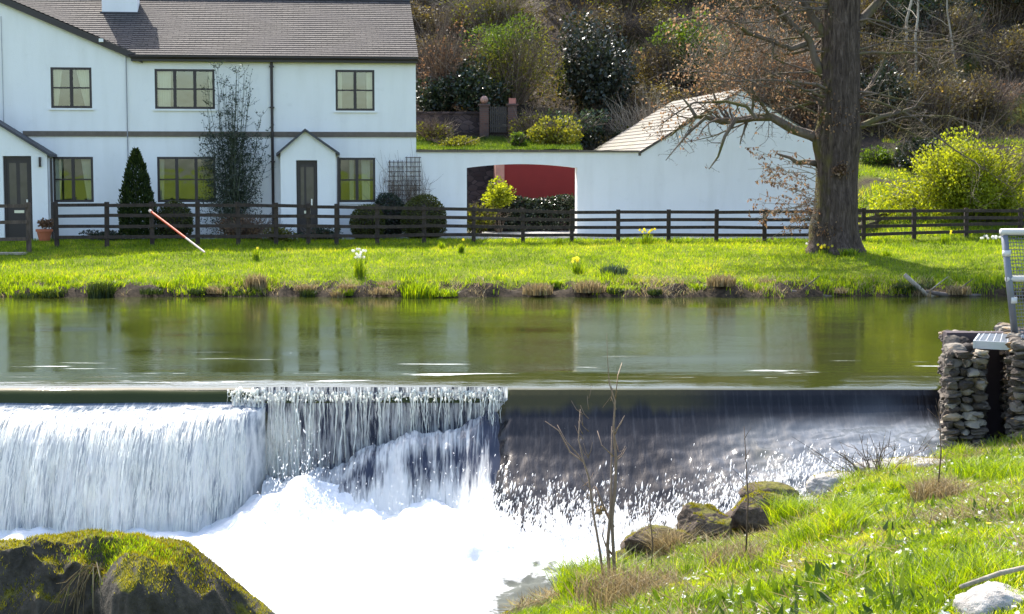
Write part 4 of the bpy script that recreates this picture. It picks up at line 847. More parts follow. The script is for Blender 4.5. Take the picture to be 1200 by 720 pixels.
V, F = quads(P, D, rand_unit(n), rng.uniform(.06, .14, n), rng.uniform(.015, .03, n)); mk('foliage', V, F, m_conifer, cf, False, np.repeat(np.clip(rng.normal(.4, .2, n)+.3*fbm(P*2.5, 3), 0, 1), 4))
MB().tube([(0, 0, -.1), (0, 0, 2.2)], [.06, .01], 6).build('trunk', m_bark2, cf)
# wall shrub trained up between the windows: dense below, thin airy shoots above
s_, _ = fl(272, 275, .5); p = C0+EX*s_-BK*.5
ws = thing('wall_shrub', 'tall thin dark shrub growing up the white wall right of the wide windows', 'shrub', (p[0], p[1], .95), AL)
r = np.random.default_rng(77); b = MB(); LP = []
for i in range(46):
    x0 = r.normal(0, .16); hgt = r.uniform(1.6, 4.55) if i < 34 else r.uniform(4.2, 5.2); x1 = np.clip(r.normal(.02, .48), -1.0, 1.05)*(1.1 if hgt < 3.4 else .9)
    t = np.linspace(0, 1, 12); X_ = x0+(x1-x0)*t**.8+np.cumsum(r.normal(0, .018, 12)); Y_ = -.15+r.normal(0, .07)+np.cumsum(r.normal(0, .01, 12)); Z_ = hgt*t
    P = np.stack([X_, Y_, Z_], 1); b.tube(P, np.linspace(.016, .004, 12), 3, r.random(), False)
    for j in range(26):
        k = r.integers(3, 12); q = P[k]; d = rand_unit(1, r)[0]; d[1] *= .4; d[2] = abs(d[2])*.8+.1; ln = r.uniform(.12, .42); Q = np.stack([q, q+d*ln*.5+r.normal(0, .01, 3), q+d*ln+[0, 0, .04]]); b.tube(Q, [.005, .004, .0025], 3, r.random(), False)
        m_ = 5 if k < 8 else 3; LP.append(Q[0]+(Q[2]-Q[0])*r.uniform(.2, 1, (m_, 1))+r.normal(0, .02, (m_, 3)))
b.build('branches', m_dark, ws); LP = np.concatenate(LP); LP[:, 2] = np.clip(LP[:, 2], 0, 5.3); ex = np.stack([r.normal(0, .5, 7500), r.normal(-.15, .09, 7500), 3.1*r.random(7500)**.8], 1); ex = ex[np.abs(ex[:, 0]) < .92]
LP = np.concatenate([LP, ex]); n = len(LP); V, F = quads(LP, rand_unit(n, r), rand_unit(n, r), r.uniform(.035, .075, n), r.uniform(.012, .024, n)); mk('foliage', V, F, m_dark, ws, False, np.repeat(r.random(n), 4))
ball('box_ball', 'rounded clipped bush in front of the garden wall, largest of the clipped bushes', 497, 277, 1.7, .66, .70, m_clip, 9000, 61)
ball('box_ball', 'dark clipped bush beneath the trellises, middle of the three near the porch', 455, 276, .9, .50, .72, m_dark, 6500, 62)
ball('box_ball', 'brown green clipped bush right below the right downstairs window', 431, 277, 1.7, .50, .56, m_clip, 6500, 63)
ball('box_ball', 'low olive green clipped bush under the wide downstairs window', 205, 277, 1.1, .52, .60, m_clip, 6000, 64)
gshrub('brown_shrub', 'low reddish brown bush at the foot of the tall wall shrub', 290, 278, 1.4, .95, .42, m_copper, 1700, .06, 65, nt=60)
gshrub('brown_shrub', 'low dark brown shrub left of the right porch door', 325, 279, 2.2, .6, .30, m_olive, 1200, .05, 66, nt=40)
gshrub('dark_shrub', 'low dark plants at the foot of the conifer beside the left window', 125, 279, 1.2, .75, .22, m_dark, 1600, .06, 67)
gshrub('small_shrub', 'low dark green plants in front of the right porch', 375, 279, 2.0, .7, .25, m_dark, 1500, .06, 68)
b = MB(); s_, _ = fl(52, 276, 1.6); p = C0+EX*s_-BK*1.6
fp = thing('flower_pot', 'terracotta flower pot with dry plant beside the left porch', 'flower pot', (p[0], p[1], .97))
b.tube([(0, 0, 0), (0, 0, .26), (0, 0, .262), (0, 0, .33)], [.15, .21, .24, .24], 18); b.build('pot', flatmat('terracotta_pot', (.45, .13, .06), .8), fp)
V, F, T = crown(70, .3, .3, .22, 500, .06); V[:, 2] += .34; mk('plant', V, F, m_copper, fp, False, T)
for i, (px, lab) in enumerate([(464, 'left wooden trellis with bare climber stems on the white wall'), (484, 'right wooden trellis with bare climber stems, nearest the house corner')]):
    s_, zt_ = fl(px, 188-(i*4), .06); t = thing('trellis', lab, 'trellis', C0+EX*s_-BK*.06+[0, 0, G0], AL, 'trellises on the white wall')
    b = MB(); hh = zt_
    for k in range(4): b.box(-.2+.125*k, -.2+.125*k+.02, -.02, 0, .7, hh)
    z = .8
    while z < hh: b.box(-.24, .24, -.035, -.021, z, z+.02); z += .14
    b.build('lattice', m_fpale, t); twigs(90+i, .5, .12, hh*1.04, 44, .009, bend=.9).build('climber', m_twig, t)

# ------------------------------------------------------------ trees
def limb(b, P, r0, r1, rg, lv=0, maxlv=2, dens=5., tips=None, nseg=8, sides=None, droop=0.):
    P = np.asarray(P, float); k = len(P); b.tube(P, np.linspace(r0, r1, k), sides or (8 if r0 > .08 else 5 if r0 > .02 else 3), rg.random(), False)
    if lv >= maxlv:
        if tips is not None: tips.append(P[1:])
        return
    seg = np.linalg.norm(np.diff(P, axis=0), axis=1).sum(); n = max(2, int(seg*dens))
    for i in range(n):
        t = rg.uniform(.15 if lv else .2, 1.)*(k-1); j = min(int(t), k-2); p = P[j]+(P[j+1]-P[j])*(t-j); d0 = P[j+1]-P[j]; d0 = d0/np.linalg.norm(d0)
        d = d0*.55+rand_unit(1, rg)[0]*.9+np.array([0, 0, .12-droop]); d /= np.linalg.norm(d); ln = seg*rg.uniform(.18, .42)*(1-.35*t/(k-1)); m = 5
        Q = [p]; dd = d.copy()
        for q in range(m): dd = dd+rg.normal(0, .22, 3)+[0, 0, .04-droop*.3]; dd /= np.linalg.norm(dd); Q.append(Q[-1]+dd*ln/m)
        rr = max(.003, (r0+(r1-r0)*t/(k-1))*.5); limb(b, Q, rr, max(.0022, rr*.3), rg, lv+1, maxlv, dens*1.55, tips, droop=droop)
def tree_proto(name, label, seed, h, r0, nbr, bm, tm, leafm=None, nleaf=0, leaf=.06, lean=0., start=.3, maxlv=2, reach=.38):
    rg = np.random.default_rng(seed); t = thing(name, label, 'tree', (0, 0, 0)); k = 12; u = np.linspace(0, 1, k)
    P = np.stack([lean*h*u+np.cumsum(rg.normal(0, .01*h, k))*.5, np.cumsum(rg.normal(0, .01*h, k))*.5, u*h-.3], 1); R = r0*(1-.85*u); R[0] *= 1.35
    b = MB(); b.tube(P, R, 10, .5, False); b.build('trunk', bm, t, True)
    b = MB(); tips = []
    for i in range(nbr):
        f = start+(1-start)*(i+rg.random())/nbr; j = min(int(f*(k-1)), k-2); p = P[j]+(P[j+1]-P[j])*(f*(k-1)-j); a = rg.uniform(0, 6.28); ln = h*reach*(1.1-f)*rg.uniform(.7, 1.2)
        d = np.array([math.cos(a), math.sin(a), .35+.4*f]); d /= np.linalg.norm(d); Q = [p]
        for q in range(7): d = d+rg.normal(0, .12, 3)+[0, 0, .05]; d /= np.linalg.norm(d); Q.append(Q[-1]+d*ln/7)
        rr = r0*(1-.85*f)*.45; limb(b, Q, rr, rr*.25, rg, 0, maxlv, 1.6, tips)
    b.build('branches', tm, t)
    if nleaf:
        tp = np.concatenate(tips); q = tp[rg.integers(0, len(tp), nleaf)]+rg.normal(0, .12, (nleaf, 3)); V, F = quads(q, rand_unit(nleaf, rg), rand_unit(nleaf, rg), np.full(nleaf, leaf)*rg.uniform(.6, 1.3, nleaf), np.full(nleaf, leaf*.4)); mk('leaves', V, F, leafm, t, False, np.repeat(rg.random(nleaf), 4))
    return t
protoA = tree_proto('bare_tree', '', 201, 12, .19, 16, m_bark2, m_twig, m_olive, 4500, .09)
protoB = tree_proto('bare_tree', '', 202, 14, .24, 18, m_bark2, m_twig, m_copper, 3500, .09)
protoC = tree_proto('pale_sapling', '', 203, 8, .075, 9, m_barkp, m_twigp, None, 0, lean=.12, start=.35)
TR = [ # px, py(base), Y, proto, scale, rz, label
 (1052, 108, 66, 'C', 1.0, .3, 'slender pale leaning sapling just right of the oak, first of the pale saplings'),
 (1068, 108, 65, 'C', .95, .9, 'slim pale sapling leaning right between the oak and the holly'),
 (1122, 112, 65.5, 'C', .8, 2.2, 'thin pale sapling rising straight above the lime green shrub'),
 (1100, 52, 76, 'A', 1.0, 1., 'bare tree with yellow lichen on its bark in the top right wood'),
 (1118, 60, 78, 'B', 1.1, 2., 'thicker bare tree behind the pale saplings at the top right'),
 (1172, 60, 80, 'A', 1.15, 3., 'bare tree near the right edge of the wood'),
 (1024, 70, 74, 'B', .9, 4., 'bare tree half hidden behind the oak trunk'),
 (830, 60, 76, 'B', 1., 5., 'bare budding tree above the barn ridge'),
 (770, 40, 78, 'A', 1.1, .5, 'bare budding tree behind the laurel to the right'),
 (640, 20, 84, 'A', 1.2, 2.6, 'bare tree at the top edge above the broom bush'),
 (545, 30, 80, 'B', 1.1, 3.3, 'bare tree at the top edge near the house roof'),
 (700, 0, 92, 'B', 1.3, 1.2, 'large bare tree high on the hill above the laurel'),
 (900, 30, 84, 'A', 1.2, 4.4, 'bare tree on the hill above the copper beech'),
 (1210, 20, 88, 'B', 1.2, 5.4, 'bare tree at the upper right corner'),
 (960, 20, 90, 'B', 1.25, 2.2, 'bare tree on the hill directly behind the oak'),
 (1060, 10, 94, 'A', 1.35, 3.9, 'tall bare tree on the ridge above the pale saplings'),
 (1150, 0, 98, 'B', 1.3, .1, 'tall bare tree on the ridge at the top right'),
 (590, -20, 100, 'A', 1.4, 1.5, 'tall bare tree on the ridge behind the house')]
PR = {'A': protoA, 'B': protoB, 'C': protoC}; used = set()
for px, py, Y, k, sc, rz, lab in TR:
    o = PR[k] if k not in used else copy_tree(PR[k]); used.add(k); p = at(px, py, Y)
    o.location = (p[0], Y, float(H(p[0], Y))-.1); o.scale = (sc,)*3; o.rotation_euler = (0, 0, rz); o['label'] = lab; o['group'] = 'bare trees and saplings on the wooded slope'
# --- the great oak
YO = 43.8; ob_ = at(979, 287, YO); oak = thing('oak_tree', 'massive old oak with a thick dark trunk and spreading bare limbs on the lawn', 'tree', (ob_[0], YO, float(H(ob_[0], YO))))
OL = np.array([ob_[0], YO, float(H(ob_[0], YO))])
def ow(px, py, dy=0.): return at(px, py, YO+dy)-OL
prof = [(976, 300, 38), (977, 287, 31), (978, 272, 27), (979, 245, 25.5), (980, 215, 24), (981, 185, 24.5), (983, 160, 26.5), (983, 135, 24), (984, 100, 23), (985, 60, 22), (985.5, 20, 21.5), (986, -20, 21), (986, -90, 19), (984, -170, 16), (980, -260, 12), (978, -330, 8)]
Pc = np.array([ow(a, b_) for a, b_, c_ in prof]); Rc = np.array([c_/FPX*YO for _, _, c_ in prof]); k = 70; u = np.linspace(0, len(prof)-1, k); Pc2 = np.stack([np.interp(u, range(len(prof)), Pc[:, i]) for i in range(3)], 1); Rc2 = np.interp(u, range(len(prof)), Rc)
nth = 48; th = np.arange(nth)*2*math.pi/nth; TH, KK = np.meshgrid(th, np.arange(k), indexing='ij')
zt2 = Pc2[:, 2][KK]; q = np.stack([np.cos(TH).ravel()*2.6, np.sin(TH).ravel()*2.6, zt2.ravel()*.35], 1)
rr = Rc2[KK]*(1+.07*fbm(q, 301, 4).reshape(TH.shape)+.05*fbm(q*[3.2, 3.2, 1.2], 302, 3).reshape(TH.shape)+.16*np.cos(TH*5+1)*np.clip(.7-zt2, 0, 1))
for (bth, bz, br_, bw) in ((-1.7, 2.35, .07, .3), (3.3, 2.9, .13, .35), (-1.2, 1.3, .05, .25), (3.2, .6, .10, .3)):
    dth = (TH-bth+math.pi) % (2*math.pi)-math.pi; rr = rr+br_*np.exp(-(dth/.5)**2-((zt2-bz)/bw)**2)
V = np.stack([Pc2[:, 0][KK]+rr*np.cos(TH), Pc2[:, 1][KK]+rr*np.sin(TH), zt2], -1).reshape(-1, 3)
i, j = np.meshgrid(np.arange(nth), np.arange(k-1), indexing='ij'); F = np.stack([i*k+j, ((i+1) % nth)*k+j, ((i+1) % nth)*k+j+1, i*k+j+1], -1).reshape(-1, 4)
M = Mat('oak_trunk_bark'); v = M.co('Object', (1, 1, .16)); n1 = M.noise(13, 6, .7, v, .8); n2 = M.noise(2.2, 5, .6); tcg = M.n('NewGeometry')
vx = M.n('TexVoronoi', {'Vector': M.n('Mapping', {'Vector': M.mix(.06, M.co('Object', (1, 1, .22)), n1), 'Scale': (1, 1, 1)}).outputs[0], 'Scale': 17}, feature='DISTANCE_TO_EDGE')
c = M.ramp(n1, [(.32, (.028, .019, .015)), (.5, (.080, .057, .045)), (.70, (.17, .125, .10))]); sx_ = M.n('SeparateXYZ', {0: tcg.outputs['Normal']})
moss = M.math('MULTIPLY', M.ramp(sx_.outputs[0], [(0, 1), (.28, 0)]), M.ramp(n2, [(.45, 0), (.58, 1)])); nx_ = M.math('MULTIPLY', M.math('SUBTRACT', 0., sx_.outputs[0]), 1.)
moss = M.math('MULTIPLY', M.ramp(nx_, [(.45, 0), (.85, 1)]), M.ramp(n2, [(.45, 0), (.62, .8)])); c = M.mix(moss, c, (.12, .105, .02))
m_oak = M.done(M.bsdf(c, .95, M.bump(M.mix(.4, n1, vx.outputs[0]), 1., .09), Specular_IOR_Level=.2))
mk('trunk', V, F, m_oak, oak, True)
rg = np.random.default_rng(99); b = MB(); tips = []
LB = [([(966, 168), (950, 158), (930, 150), (905, 138), (885, 137), (862, 140), (846, 143), (828, 137), (815, 137), (800, 146), (785, 160)], -.2, .15, .022),
      ([(862, 139), (850, 160), (842, 185), (832, 197)], -.9, .06, .012), ([(885, 138), (875, 125), (850, 118), (815, 120), (790, 133), (770, 150)], -.8, .055, .010),
      ([(815, 137), (806, 125), (800, 118)], -.9, .05, .02), ([(828, 137), (812, 152), (800, 165), (780, 188)], -.9, .05, .010),
      ([(964, 90), (955, 70), (948, 48), (930, 30), (915, 14), (905, 6), (880, 10), (850, 8)], -.2, .12, .03), ([(948, 50), (925, 58), (900, 48), (878, 38), (858, 26), (835, 24), (810, 20), (780, 24)], -.5, .085, .015),
      ([(1003, 150), (1030, 138), (1050, 133), (1072, 124), (1085, 108)], -.1, .09, .02), ([(1002, 120), (1018, 105), (1032, 80), (1045, 50)], .4, .07, .02),
      ([(966, 40), (950, 20), (935, -10), (920, -50), (900, -90)], .3, .14, .04), ([(1005, 30), (1030, 0), (1060, -40), (1090, -70)], 0, .14, .04),
      ([(912, -60), (880, -100), (840, -120)], .3, .1, .03)]
for i, (pts, dy, r0, r1) in enumerate(LB):
    Q = np.array([ow(px+rg.normal(0, 1.), py+rg.normal(0, 1.), dy*(min(q, 5)/5. if i not in (1, 2, 3, 4) else 1)) for q, (px, py) in enumerate(pts)])
    limb(b, Q, r0, r1, rg, 0, 3 if i < 7 else 2, 5.0 if i < 5 else 3.8, tips, sides=8, droop=.12)
for i in range(36):                                        # lesser limbs on the river side and left
    py0 = rg.uniform(-70, 150); p = ow(972 if i % 3 else 1000, py0, -.2); a = rg.uniform(2.5, 3.9) if i % 3 else rg.uniform(-.5, .5); ln = rg.uniform(2.2, 5.2); d = np.array([math.cos(a), math.sin(a), rg.uniform(-.05, .5)]); d /= np.linalg.norm(d); Q = [p]
    for q in range(8): d = d+rg.normal(0, .16, 3)+[0, 0, -.03]; d /= np.linalg.norm(d); Q.append(Q[-1]+d*ln/8)
    limb(b, Q, rg.uniform(.022, .05), .008, rg, 0, 2, 4.4, tips, sides=6, droop=.08)
for i in range(34):                                        # the out-of-frame crown that shades the lawn
    f = rg.uniform(.72, 1.); j = int(f*(k-2)); p = Pc2[j]; a = rg.uniform(0, 6.28); ln = rg.uniform(2.5, 5.5); d = np.array([math.cos(a), math.sin(a), .45]); d /= np.linalg.norm(d); Q = [p]
    for q in range(6): d = d+rg.normal(0, .13, 3); d /= np.linalg.norm(d); Q.append(Q[-1]+d*ln/6)
    limb(b, Q, .09, .02, rg, 0, 1, 1.4, None, sides=5)
b.build('branches', m_bark, oak, True)
b = MB(); b.tube([ow(957, 192), ow(946, 190), ow(934, 191), ow(926, 185), ow(915, 182), ow(910, 180)], [.09, .075, .07, .045, .035, .02], 8); b.build('broken_snag', m_bark, oak, True)
# shoots with copper dead leaves low on the left of the trunk, and clumps round it
b = MB(); LP = []
for i in range(26):
    y0 = rg.uniform(195, 268); p = ow(958, y0, -.35); ln = rg.uniform(.9, 2.3)*(1 if i < 20 else .4); d = np.array([-1, rg.normal(0, .3), rg.normal(.12, .22)]); d /= np.linalg.norm(d); Q = [p]
    for q in range(6): d = d+rg.normal(0, .16, 3); d /= np.linalg.norm(d); Q.append(Q[-1]+d*ln/6)
    Q = np.array(Q); b.tube(Q, np.linspace(.013, .004, 7), 3, .5, False)
    for j in range(8):
        s0 = Q[rg.integers(2, 7)]; e = s0+rand_unit(1, rg)[0]*[.35, .2, .25]; b.tube(np.stack([s0, (s0+e)/2+.01, e]), [.005, .004, .002], 3, .5, False); LP.append(s0+(e-s0)*rg.uniform(.2, 1, (5, 1)))
for cx, cy, n, sp in ((985, 198, 220, .10), (965, 270, 80, .2), (955, 140, 120, .4), (985, 135, 60, .3)): LP.append(ow(cx, cy, -.62)+rg.normal(0, sp, (n, 3))*[1, .25, .7])
tpa = np.concatenate(tips); kk_ = tpa[(tpa[:, 0] < -.3) & (rg.random(len(tpa)) < .5)]; zz9 = kk_[:, 2]; kk_ = kk_[rg.random(len(kk_)) < np.interp(zz9, [2.5, 3.3, 4.5, 9], [.02, .08, .35, .4])]; LP.append(np.repeat(kk_, 2, 0)+rg.normal(0, .07, (2*len(kk_), 3)))
b.build('twiggy_shoots', m_twigp, oak); LP = np.concatenate(LP); n = len(LP); V, F = quads(LP, rand_unit(n, rg)+[0, 0, -.4], rand_unit(n, rg), rg.uniform(.05, .10, n), rg.uniform(.018, .035, n)); mk('dead_leaves', V, F, m_copper, oak, False, np.repeat(rg.random(n), 4))

# ------------------------------------------------------------ ground cover on the slope and lawn
n = 42000; x = rng.uniform(-8, 30, n); y = 56.5+rng.random(n)**1.3*32; z = H(x, y); ok_ = ((x > 11) | (x < 2.5) | (y > 60.7)) & (fbm2(x*.35, y*.35, 121, 3) > -.45) & ~((y < 60.5) & (x < 2.6)) & ~((x > 10) & (y < 60)); P = np.stack([x, y, z], 1)[ok_]; n = len(P)
D = rand_unit(n); D[:, 2] = np.abs(D[:, 2])+.15; D /= np.linalg.norm(D, axis=1)[:, None]; tw = rng.random(n) < .55
L = np.where(tw, rng.uniform(.35, 1.1, n), rng.uniform(.08, .2, n)); Wd = np.where(tw, .010, L*.35); V, F = quads(P, D, rand_unit(n), L, Wd)
stuff(mk('undergrowth', V, F, m_thl, None, False, np.repeat(np.clip(rng.normal(.45, .3, n), 0, 1), 4)), 'brown brambles, twigs and dead leaves covering the wooded slope', 'undergrowth')
def lawnblades(n, x0, x1, y0, y1, hmin, hmax, w, test, tintf, parts=1, lean=.5, name='grass', label='', m=None, kind=True):
    x = rng.uniform(x0, x1, n); y = rng.uniform(y0, y1, n); k = test(x, y); x, y = x[k], y[k]; z = H(x, y)-.01; n = len(x)
    h = rng.uniform(hmin, hmax, n)*(1+.6*fbm2(x*1.5, y*1.5, 131, 3)); V, F, T = blades(np.stack([x, y, z], 1), h, np.full(n, w), rng.uniform(0, lean, n)*2, tintf(x, y), parts)
    return stuff(mk(name, V, F, m or m_grass, None, False, T), label, 'grass')
def gt_(x, y): return np.clip(.42+.55*fbm2(x*.6, y*.8, 132, 5)+.45*fbm2(x*3, y*3, 135, 3)+rng.normal(0, .18, len(x)), 0, 1)
lawnblades(130000, -15, 17, 38.3, 47.2, .05, .11, .009, lambda x, y: (np.abs(x/y) < .36) & (H(x, y) > .13) & (fbm2(x*.9, y*.9, 133, 3) > -.55), gt_, label='short bright green lawn grass on the far bank in front of the fence', name='lawn_grass')
lawnblades(15000, -5, 2.6, 56, 60, .05, .14, .012, lambda x, y: x < 2.6, gt_, m=m_green, label='green grass of the terrace behind the white garden wall', name='terrace_grass')
lawnblades(30000, 10, 20, 46.8, 60, .06, .2, .014, lambda x, y: fbm2(x*.5, y*.5, 48, 4)+.5*sst(50, 46, y) > -.15+.3*sst(54, 58, y), gt_, label='rough grass rising behind the right fence', name='rough_grass')
# dry vegetation hanging on the far bank at the waterline
n = 26000; x = rng.uniform(-15, 15, n); y = rng.uniform(37.6, 39.9, n); z = H(x, y); dn = fbm2(x*.55, y*0+3, 141, 3); ok_ = (z > .0) & (z < .34) & (dn+rng.normal(0, .12, n) +.5*fbm2(x*2.4, y*2, 144, 2) > -.02+(x < 0)*-.1); x, y, z = x[ok_], y[ok_], z[ok_]; n = len(x)
V, F, T = blades(np.stack([x, y, z-.02], 1), rng.uniform(.06, .20, n), np.full(n, .008), rng.uniform(.5, 1.6, n), np.clip(rng.normal(.55, .25, n), 0, 1)); stuff(mk('dry_grass', V, F, m_straw, None, False, T), 'matted dry straw coloured grass hanging over the far waterline', 'dry grass')
n = 34000; x = rng.uniform(-15, 15, n); y = rng.uniform(37.6, 39.6, n); z = H(x, y); ok_ = (z > .0) & (z < .42) & (fbm2(x*.8, y*0+9, 142, 3)+.6*fbm2(x*3, y*3, 143, 2)+rng.normal(0, .1, n) > .02); x, y, z = x[ok_], y[ok_], z[ok_]; n = len(x)
V, F, T = blades(np.stack([x, y, z-.02], 1), rng.uniform(.08, .24, n), np.full(n, .010), rng.uniform(.1, .6, n), np.clip(rng.normal(.4, .2, n), 0, 1)); stuff(mk('bank_grass', V, F, m_grass, None, False, T), 'taller green grass tufts along the far waterline', 'grass')
# tussocks and flowers, one thing each
def clump(name, label, cat, px, py, h, r, n, m=m_grass, fl_=None, nf=0, w=.010, lean=.35, group=None, Y=None, tl=(.4, .2)):
    d = ray(px, py); Ys = np.linspace(37.9, 48, 400) if Y is None else np.linspace(Y[0], Y[1], 400); Pz = CZ+d[2]/d[1]*Ys; hz = H(d[0]/d[1]*Ys, Ys); k = int(np.argmax(hz >= Pz)); Yy = Ys[k] if (hz >= Pz).any() else Ys[-1]; p = np.array([d[0]/d[1]*Yy, Yy, float(hz[k] if (hz >= Pz).any() else hz[-1])])
    t = thing(name, label, cat, p, 0, group); a = rng.uniform(0, 6.28, n); q = r*rng.random(n)**.7; P = np.stack([q*np.cos(a), q*np.sin(a), np.full(n, -.02)], 1)
    V, F, T = blades(P, h*rng.uniform(.6, 1.1, n), np.full(n, w), rng.uniform(0, lean, n), np.clip(rng.normal(tl[0], tl[1], n), 0, 1)); mk('leaves', V, F, m, t, False, T)
    if fl_ is not None:
        b = MB()
        for i in range(nf):
            a = rng.uniform(0, 6.28); q = r*1.2*rng.random()**.6; c_ = np.array([q*math.cos(a), q*math.sin(a)-.02, h*rng.uniform(.85, 1.2)]); b.tube([(c_[0]*.6, c_[1]*.6, 0), c_], [.004, .003], 3, 0, False)
        b.build('stalks', m_grass, t)
        for i in range(nf):
            b = MB(); a = rng.uniform(0, 6.28); q = r*1.2*rng.random()**.6; c_ = np.array([q*math.cos(a), q*math.sin(a)-.03, h*rng.uniform(.85, 1.25)]); tt = rng.random()
            f0 = rng.uniform(-.6, .2)
            for k2 in range(6):
                an = k2*math.pi/3+f0; u = np.array([math.cos(an), -.25, math.sin(an)]); v = np.array([-math.sin(an), 0, math.cos(an)]); b.add([c_, c_+u*.022+v*.014, c_+u*.042, c_+u*.022-v*.014], [[0, 1, 2, 3]], tt)
            b.tube([c_, c_+[0, -.03, 0]], [.010, .014], 6, tt, False); b.build('flower', fl_, t)
    return t
for px, py, h, r, fm, nf, lab in [
 (677, 320, .30, .16, m_yel_fl, 9, 'daffodil clump with yellow flowers on the open lawn below the arch'), (758, 286, .34, .2, m_yel_fl, 9, 'daffodil clump flowering at the fence in front of the barn'),
 (422, 325, .55, .16, m_white_fl, 14, 'tall clump of white narcissi at the bank edge right of the porch'), (970, 292, .16, .5, m_white_fl, 60, 'drift of small white flowers at the foot of the oak'),
 (966, 298, .2, .18, m_yel_fl, 14, 'yellow daffodils among the white drift below the oak'), (1108, 286, .32, .14, m_yel_fl, 2, 'tall leafy daffodil clump by the right fence'),
 (300, 305, .34, .08, m_yel_fl, 1, 'thin daffodil clump with one flower beside the orange pole'), (540, 297, .3, .08, m_yel_fl, 1, 'small daffodil clump by the fence left of the arch'),
 (1165, 285, .16, .4, m_white_fl, 22, 'small white flowers under the right fence near the railing')]:
    clump('daffodil_clump' if 'daffodil' in lab else 'narcissus_clump' if 'narciss' in lab else 'snowdrop_drift', lab, 'flowers', px, py, h, r, int(60+r*300), m_grass, fm, nf, group='flower clumps on the far bank', w=.009)
for px, py, h, r, n, m, lab in [
 (492, 350, .45, .42, 700, m_grass, 'big dark green tuft of grass at the waterline below the white narcissi'), (720, 322, .3, .36, 260, m_bluegreen, 'grey green spiky rosette on the lawn below the barn'),
 (118, 355, .42, .3, 500, m_conifer, 'dark green tuft at the waterline on the left'), (35, 358, .22, .35, 500, m_conifer, 'rounded dark moss tuft at the waterline at the far left'), (62, 357, .2, .3, 350, m_conifer, 'second rounded dark tuft at the waterline beside the far left one'),
 (995, 301, .26, .22, 260, m_grass, 'green leaf clump right of the oak foot'), (655, 287, .24, .1, 70, m_grass, 'leafy bulb clump by the fence in front of the arch opening'), (518, 292, .26, .1, 60, m_grass, 'leafy bulb clump in front of the large clipped bush'),
 (690, 342, .3, .4, 500, m_straw, 'pale straw tussock at the waterline below the arch'), (300, 338, .42, .25, 350, m_straw, 'upright brown straw tuft on the bank left of the narcissi'), (630, 345, .3, .35, 400, m_straw, 'brown straw tussock left of the pale one at the waterline'),
 (1040, 300, .2, .12, 60, m_grass, 'small leaf clump in the shade of the oak trunk'), (845, 335, .3, .35, 400, m_straw, 'dry brown tussock at the waterline below the barn')]:
    clump('grass_tussock', lab, 'tussock', px, py, h, r, n, m, group='tussocks on the far bank', w=.012, lean=.7)
rc = np.random.default_rng(404)
for i in range(30):
    px = rc.uniform(10, 1160); k = i % 3
    clump('grass_tussock', ['low straw coloured tussock at the far waterline, one of many', 'low dark green tussock at the far waterline, one of many', 'small ragged green tussock at the far waterline, one of many'][k], 'tussock', px, rc.uniform(334, 349), rc.uniform(.14, .26), rc.uniform(.15, .4), 260, [m_straw, m_conifer, m_grass][k], group=['low straw tussocks along the far waterline', 'low dark tussocks along the far waterline', 'small green tussocks along the far waterline'][k], w=.010, lean=1.1)
# driftwood on the far bank
for i, (pts, lab) in enumerate([(((905, 338), (935, 344), (975, 348)), 'dead branch lying at the waterline left of the oak foot'), (((1060, 322), (1085, 345), (1100, 350)), 'pale broken branch leaning on the right bank'), (((1085, 342), (1115, 347), (1150, 346)), 'brown driftwood log at the right waterline')]):
    Q = np.array([at(a, c_, 38.3+.0*k) for k, (a, c_) in enumerate(pts)]); o = Q[0]; b = MB(); b.tube(Q-o, [.05, .06, .03], 7); b.tube([Q[1]-o, Q[1]-o+[.3, 0, .25], Q[1]-o+[.5, -.05, .42]], [.025, .018, .008], 5)
    ob2 = b.build('driftwood', m_barkp if i == 1 else m_bark2, None, True); ob2.location = o; tag(ob2, lab, 'driftwood', 'dead wood on the far bank')
# orange and white pole leaning on the fence
a = at(177.5, 248.5, 44.2); c_ = at(240, 296, 42.9); po = thing('striped_pole', 'long orange and white pole leaning from the lawn against the fence', 'pole', c_)
m_or = flatmat('orange_paint', (.75, .10, .03), .5, .1); m_wp = flatmat('pale_paint', (.75, .55, .45), .5, .1)
v = a-c_; MB().tube([(0, 0, 0), v*.35], .028, 8).build('lower_section', m_wp, po); MB().tube([v*.352, v], .030, 8).build('shaft', m_or, po); MB().tube([v*1.001, v*1.035], .045, 8).build('tip', m_wp, po)
b = MB(); p = at(5, 290, 43.); pk = tag(MB().box(-.7, .55, -.2, .2, 0, .06).build('timber_plank', m_barkp), 'pale flat plank lying on the grass at the far left', 'plank'); pk.location = (p[0], 43, float(H(p[0], 43))+.0)
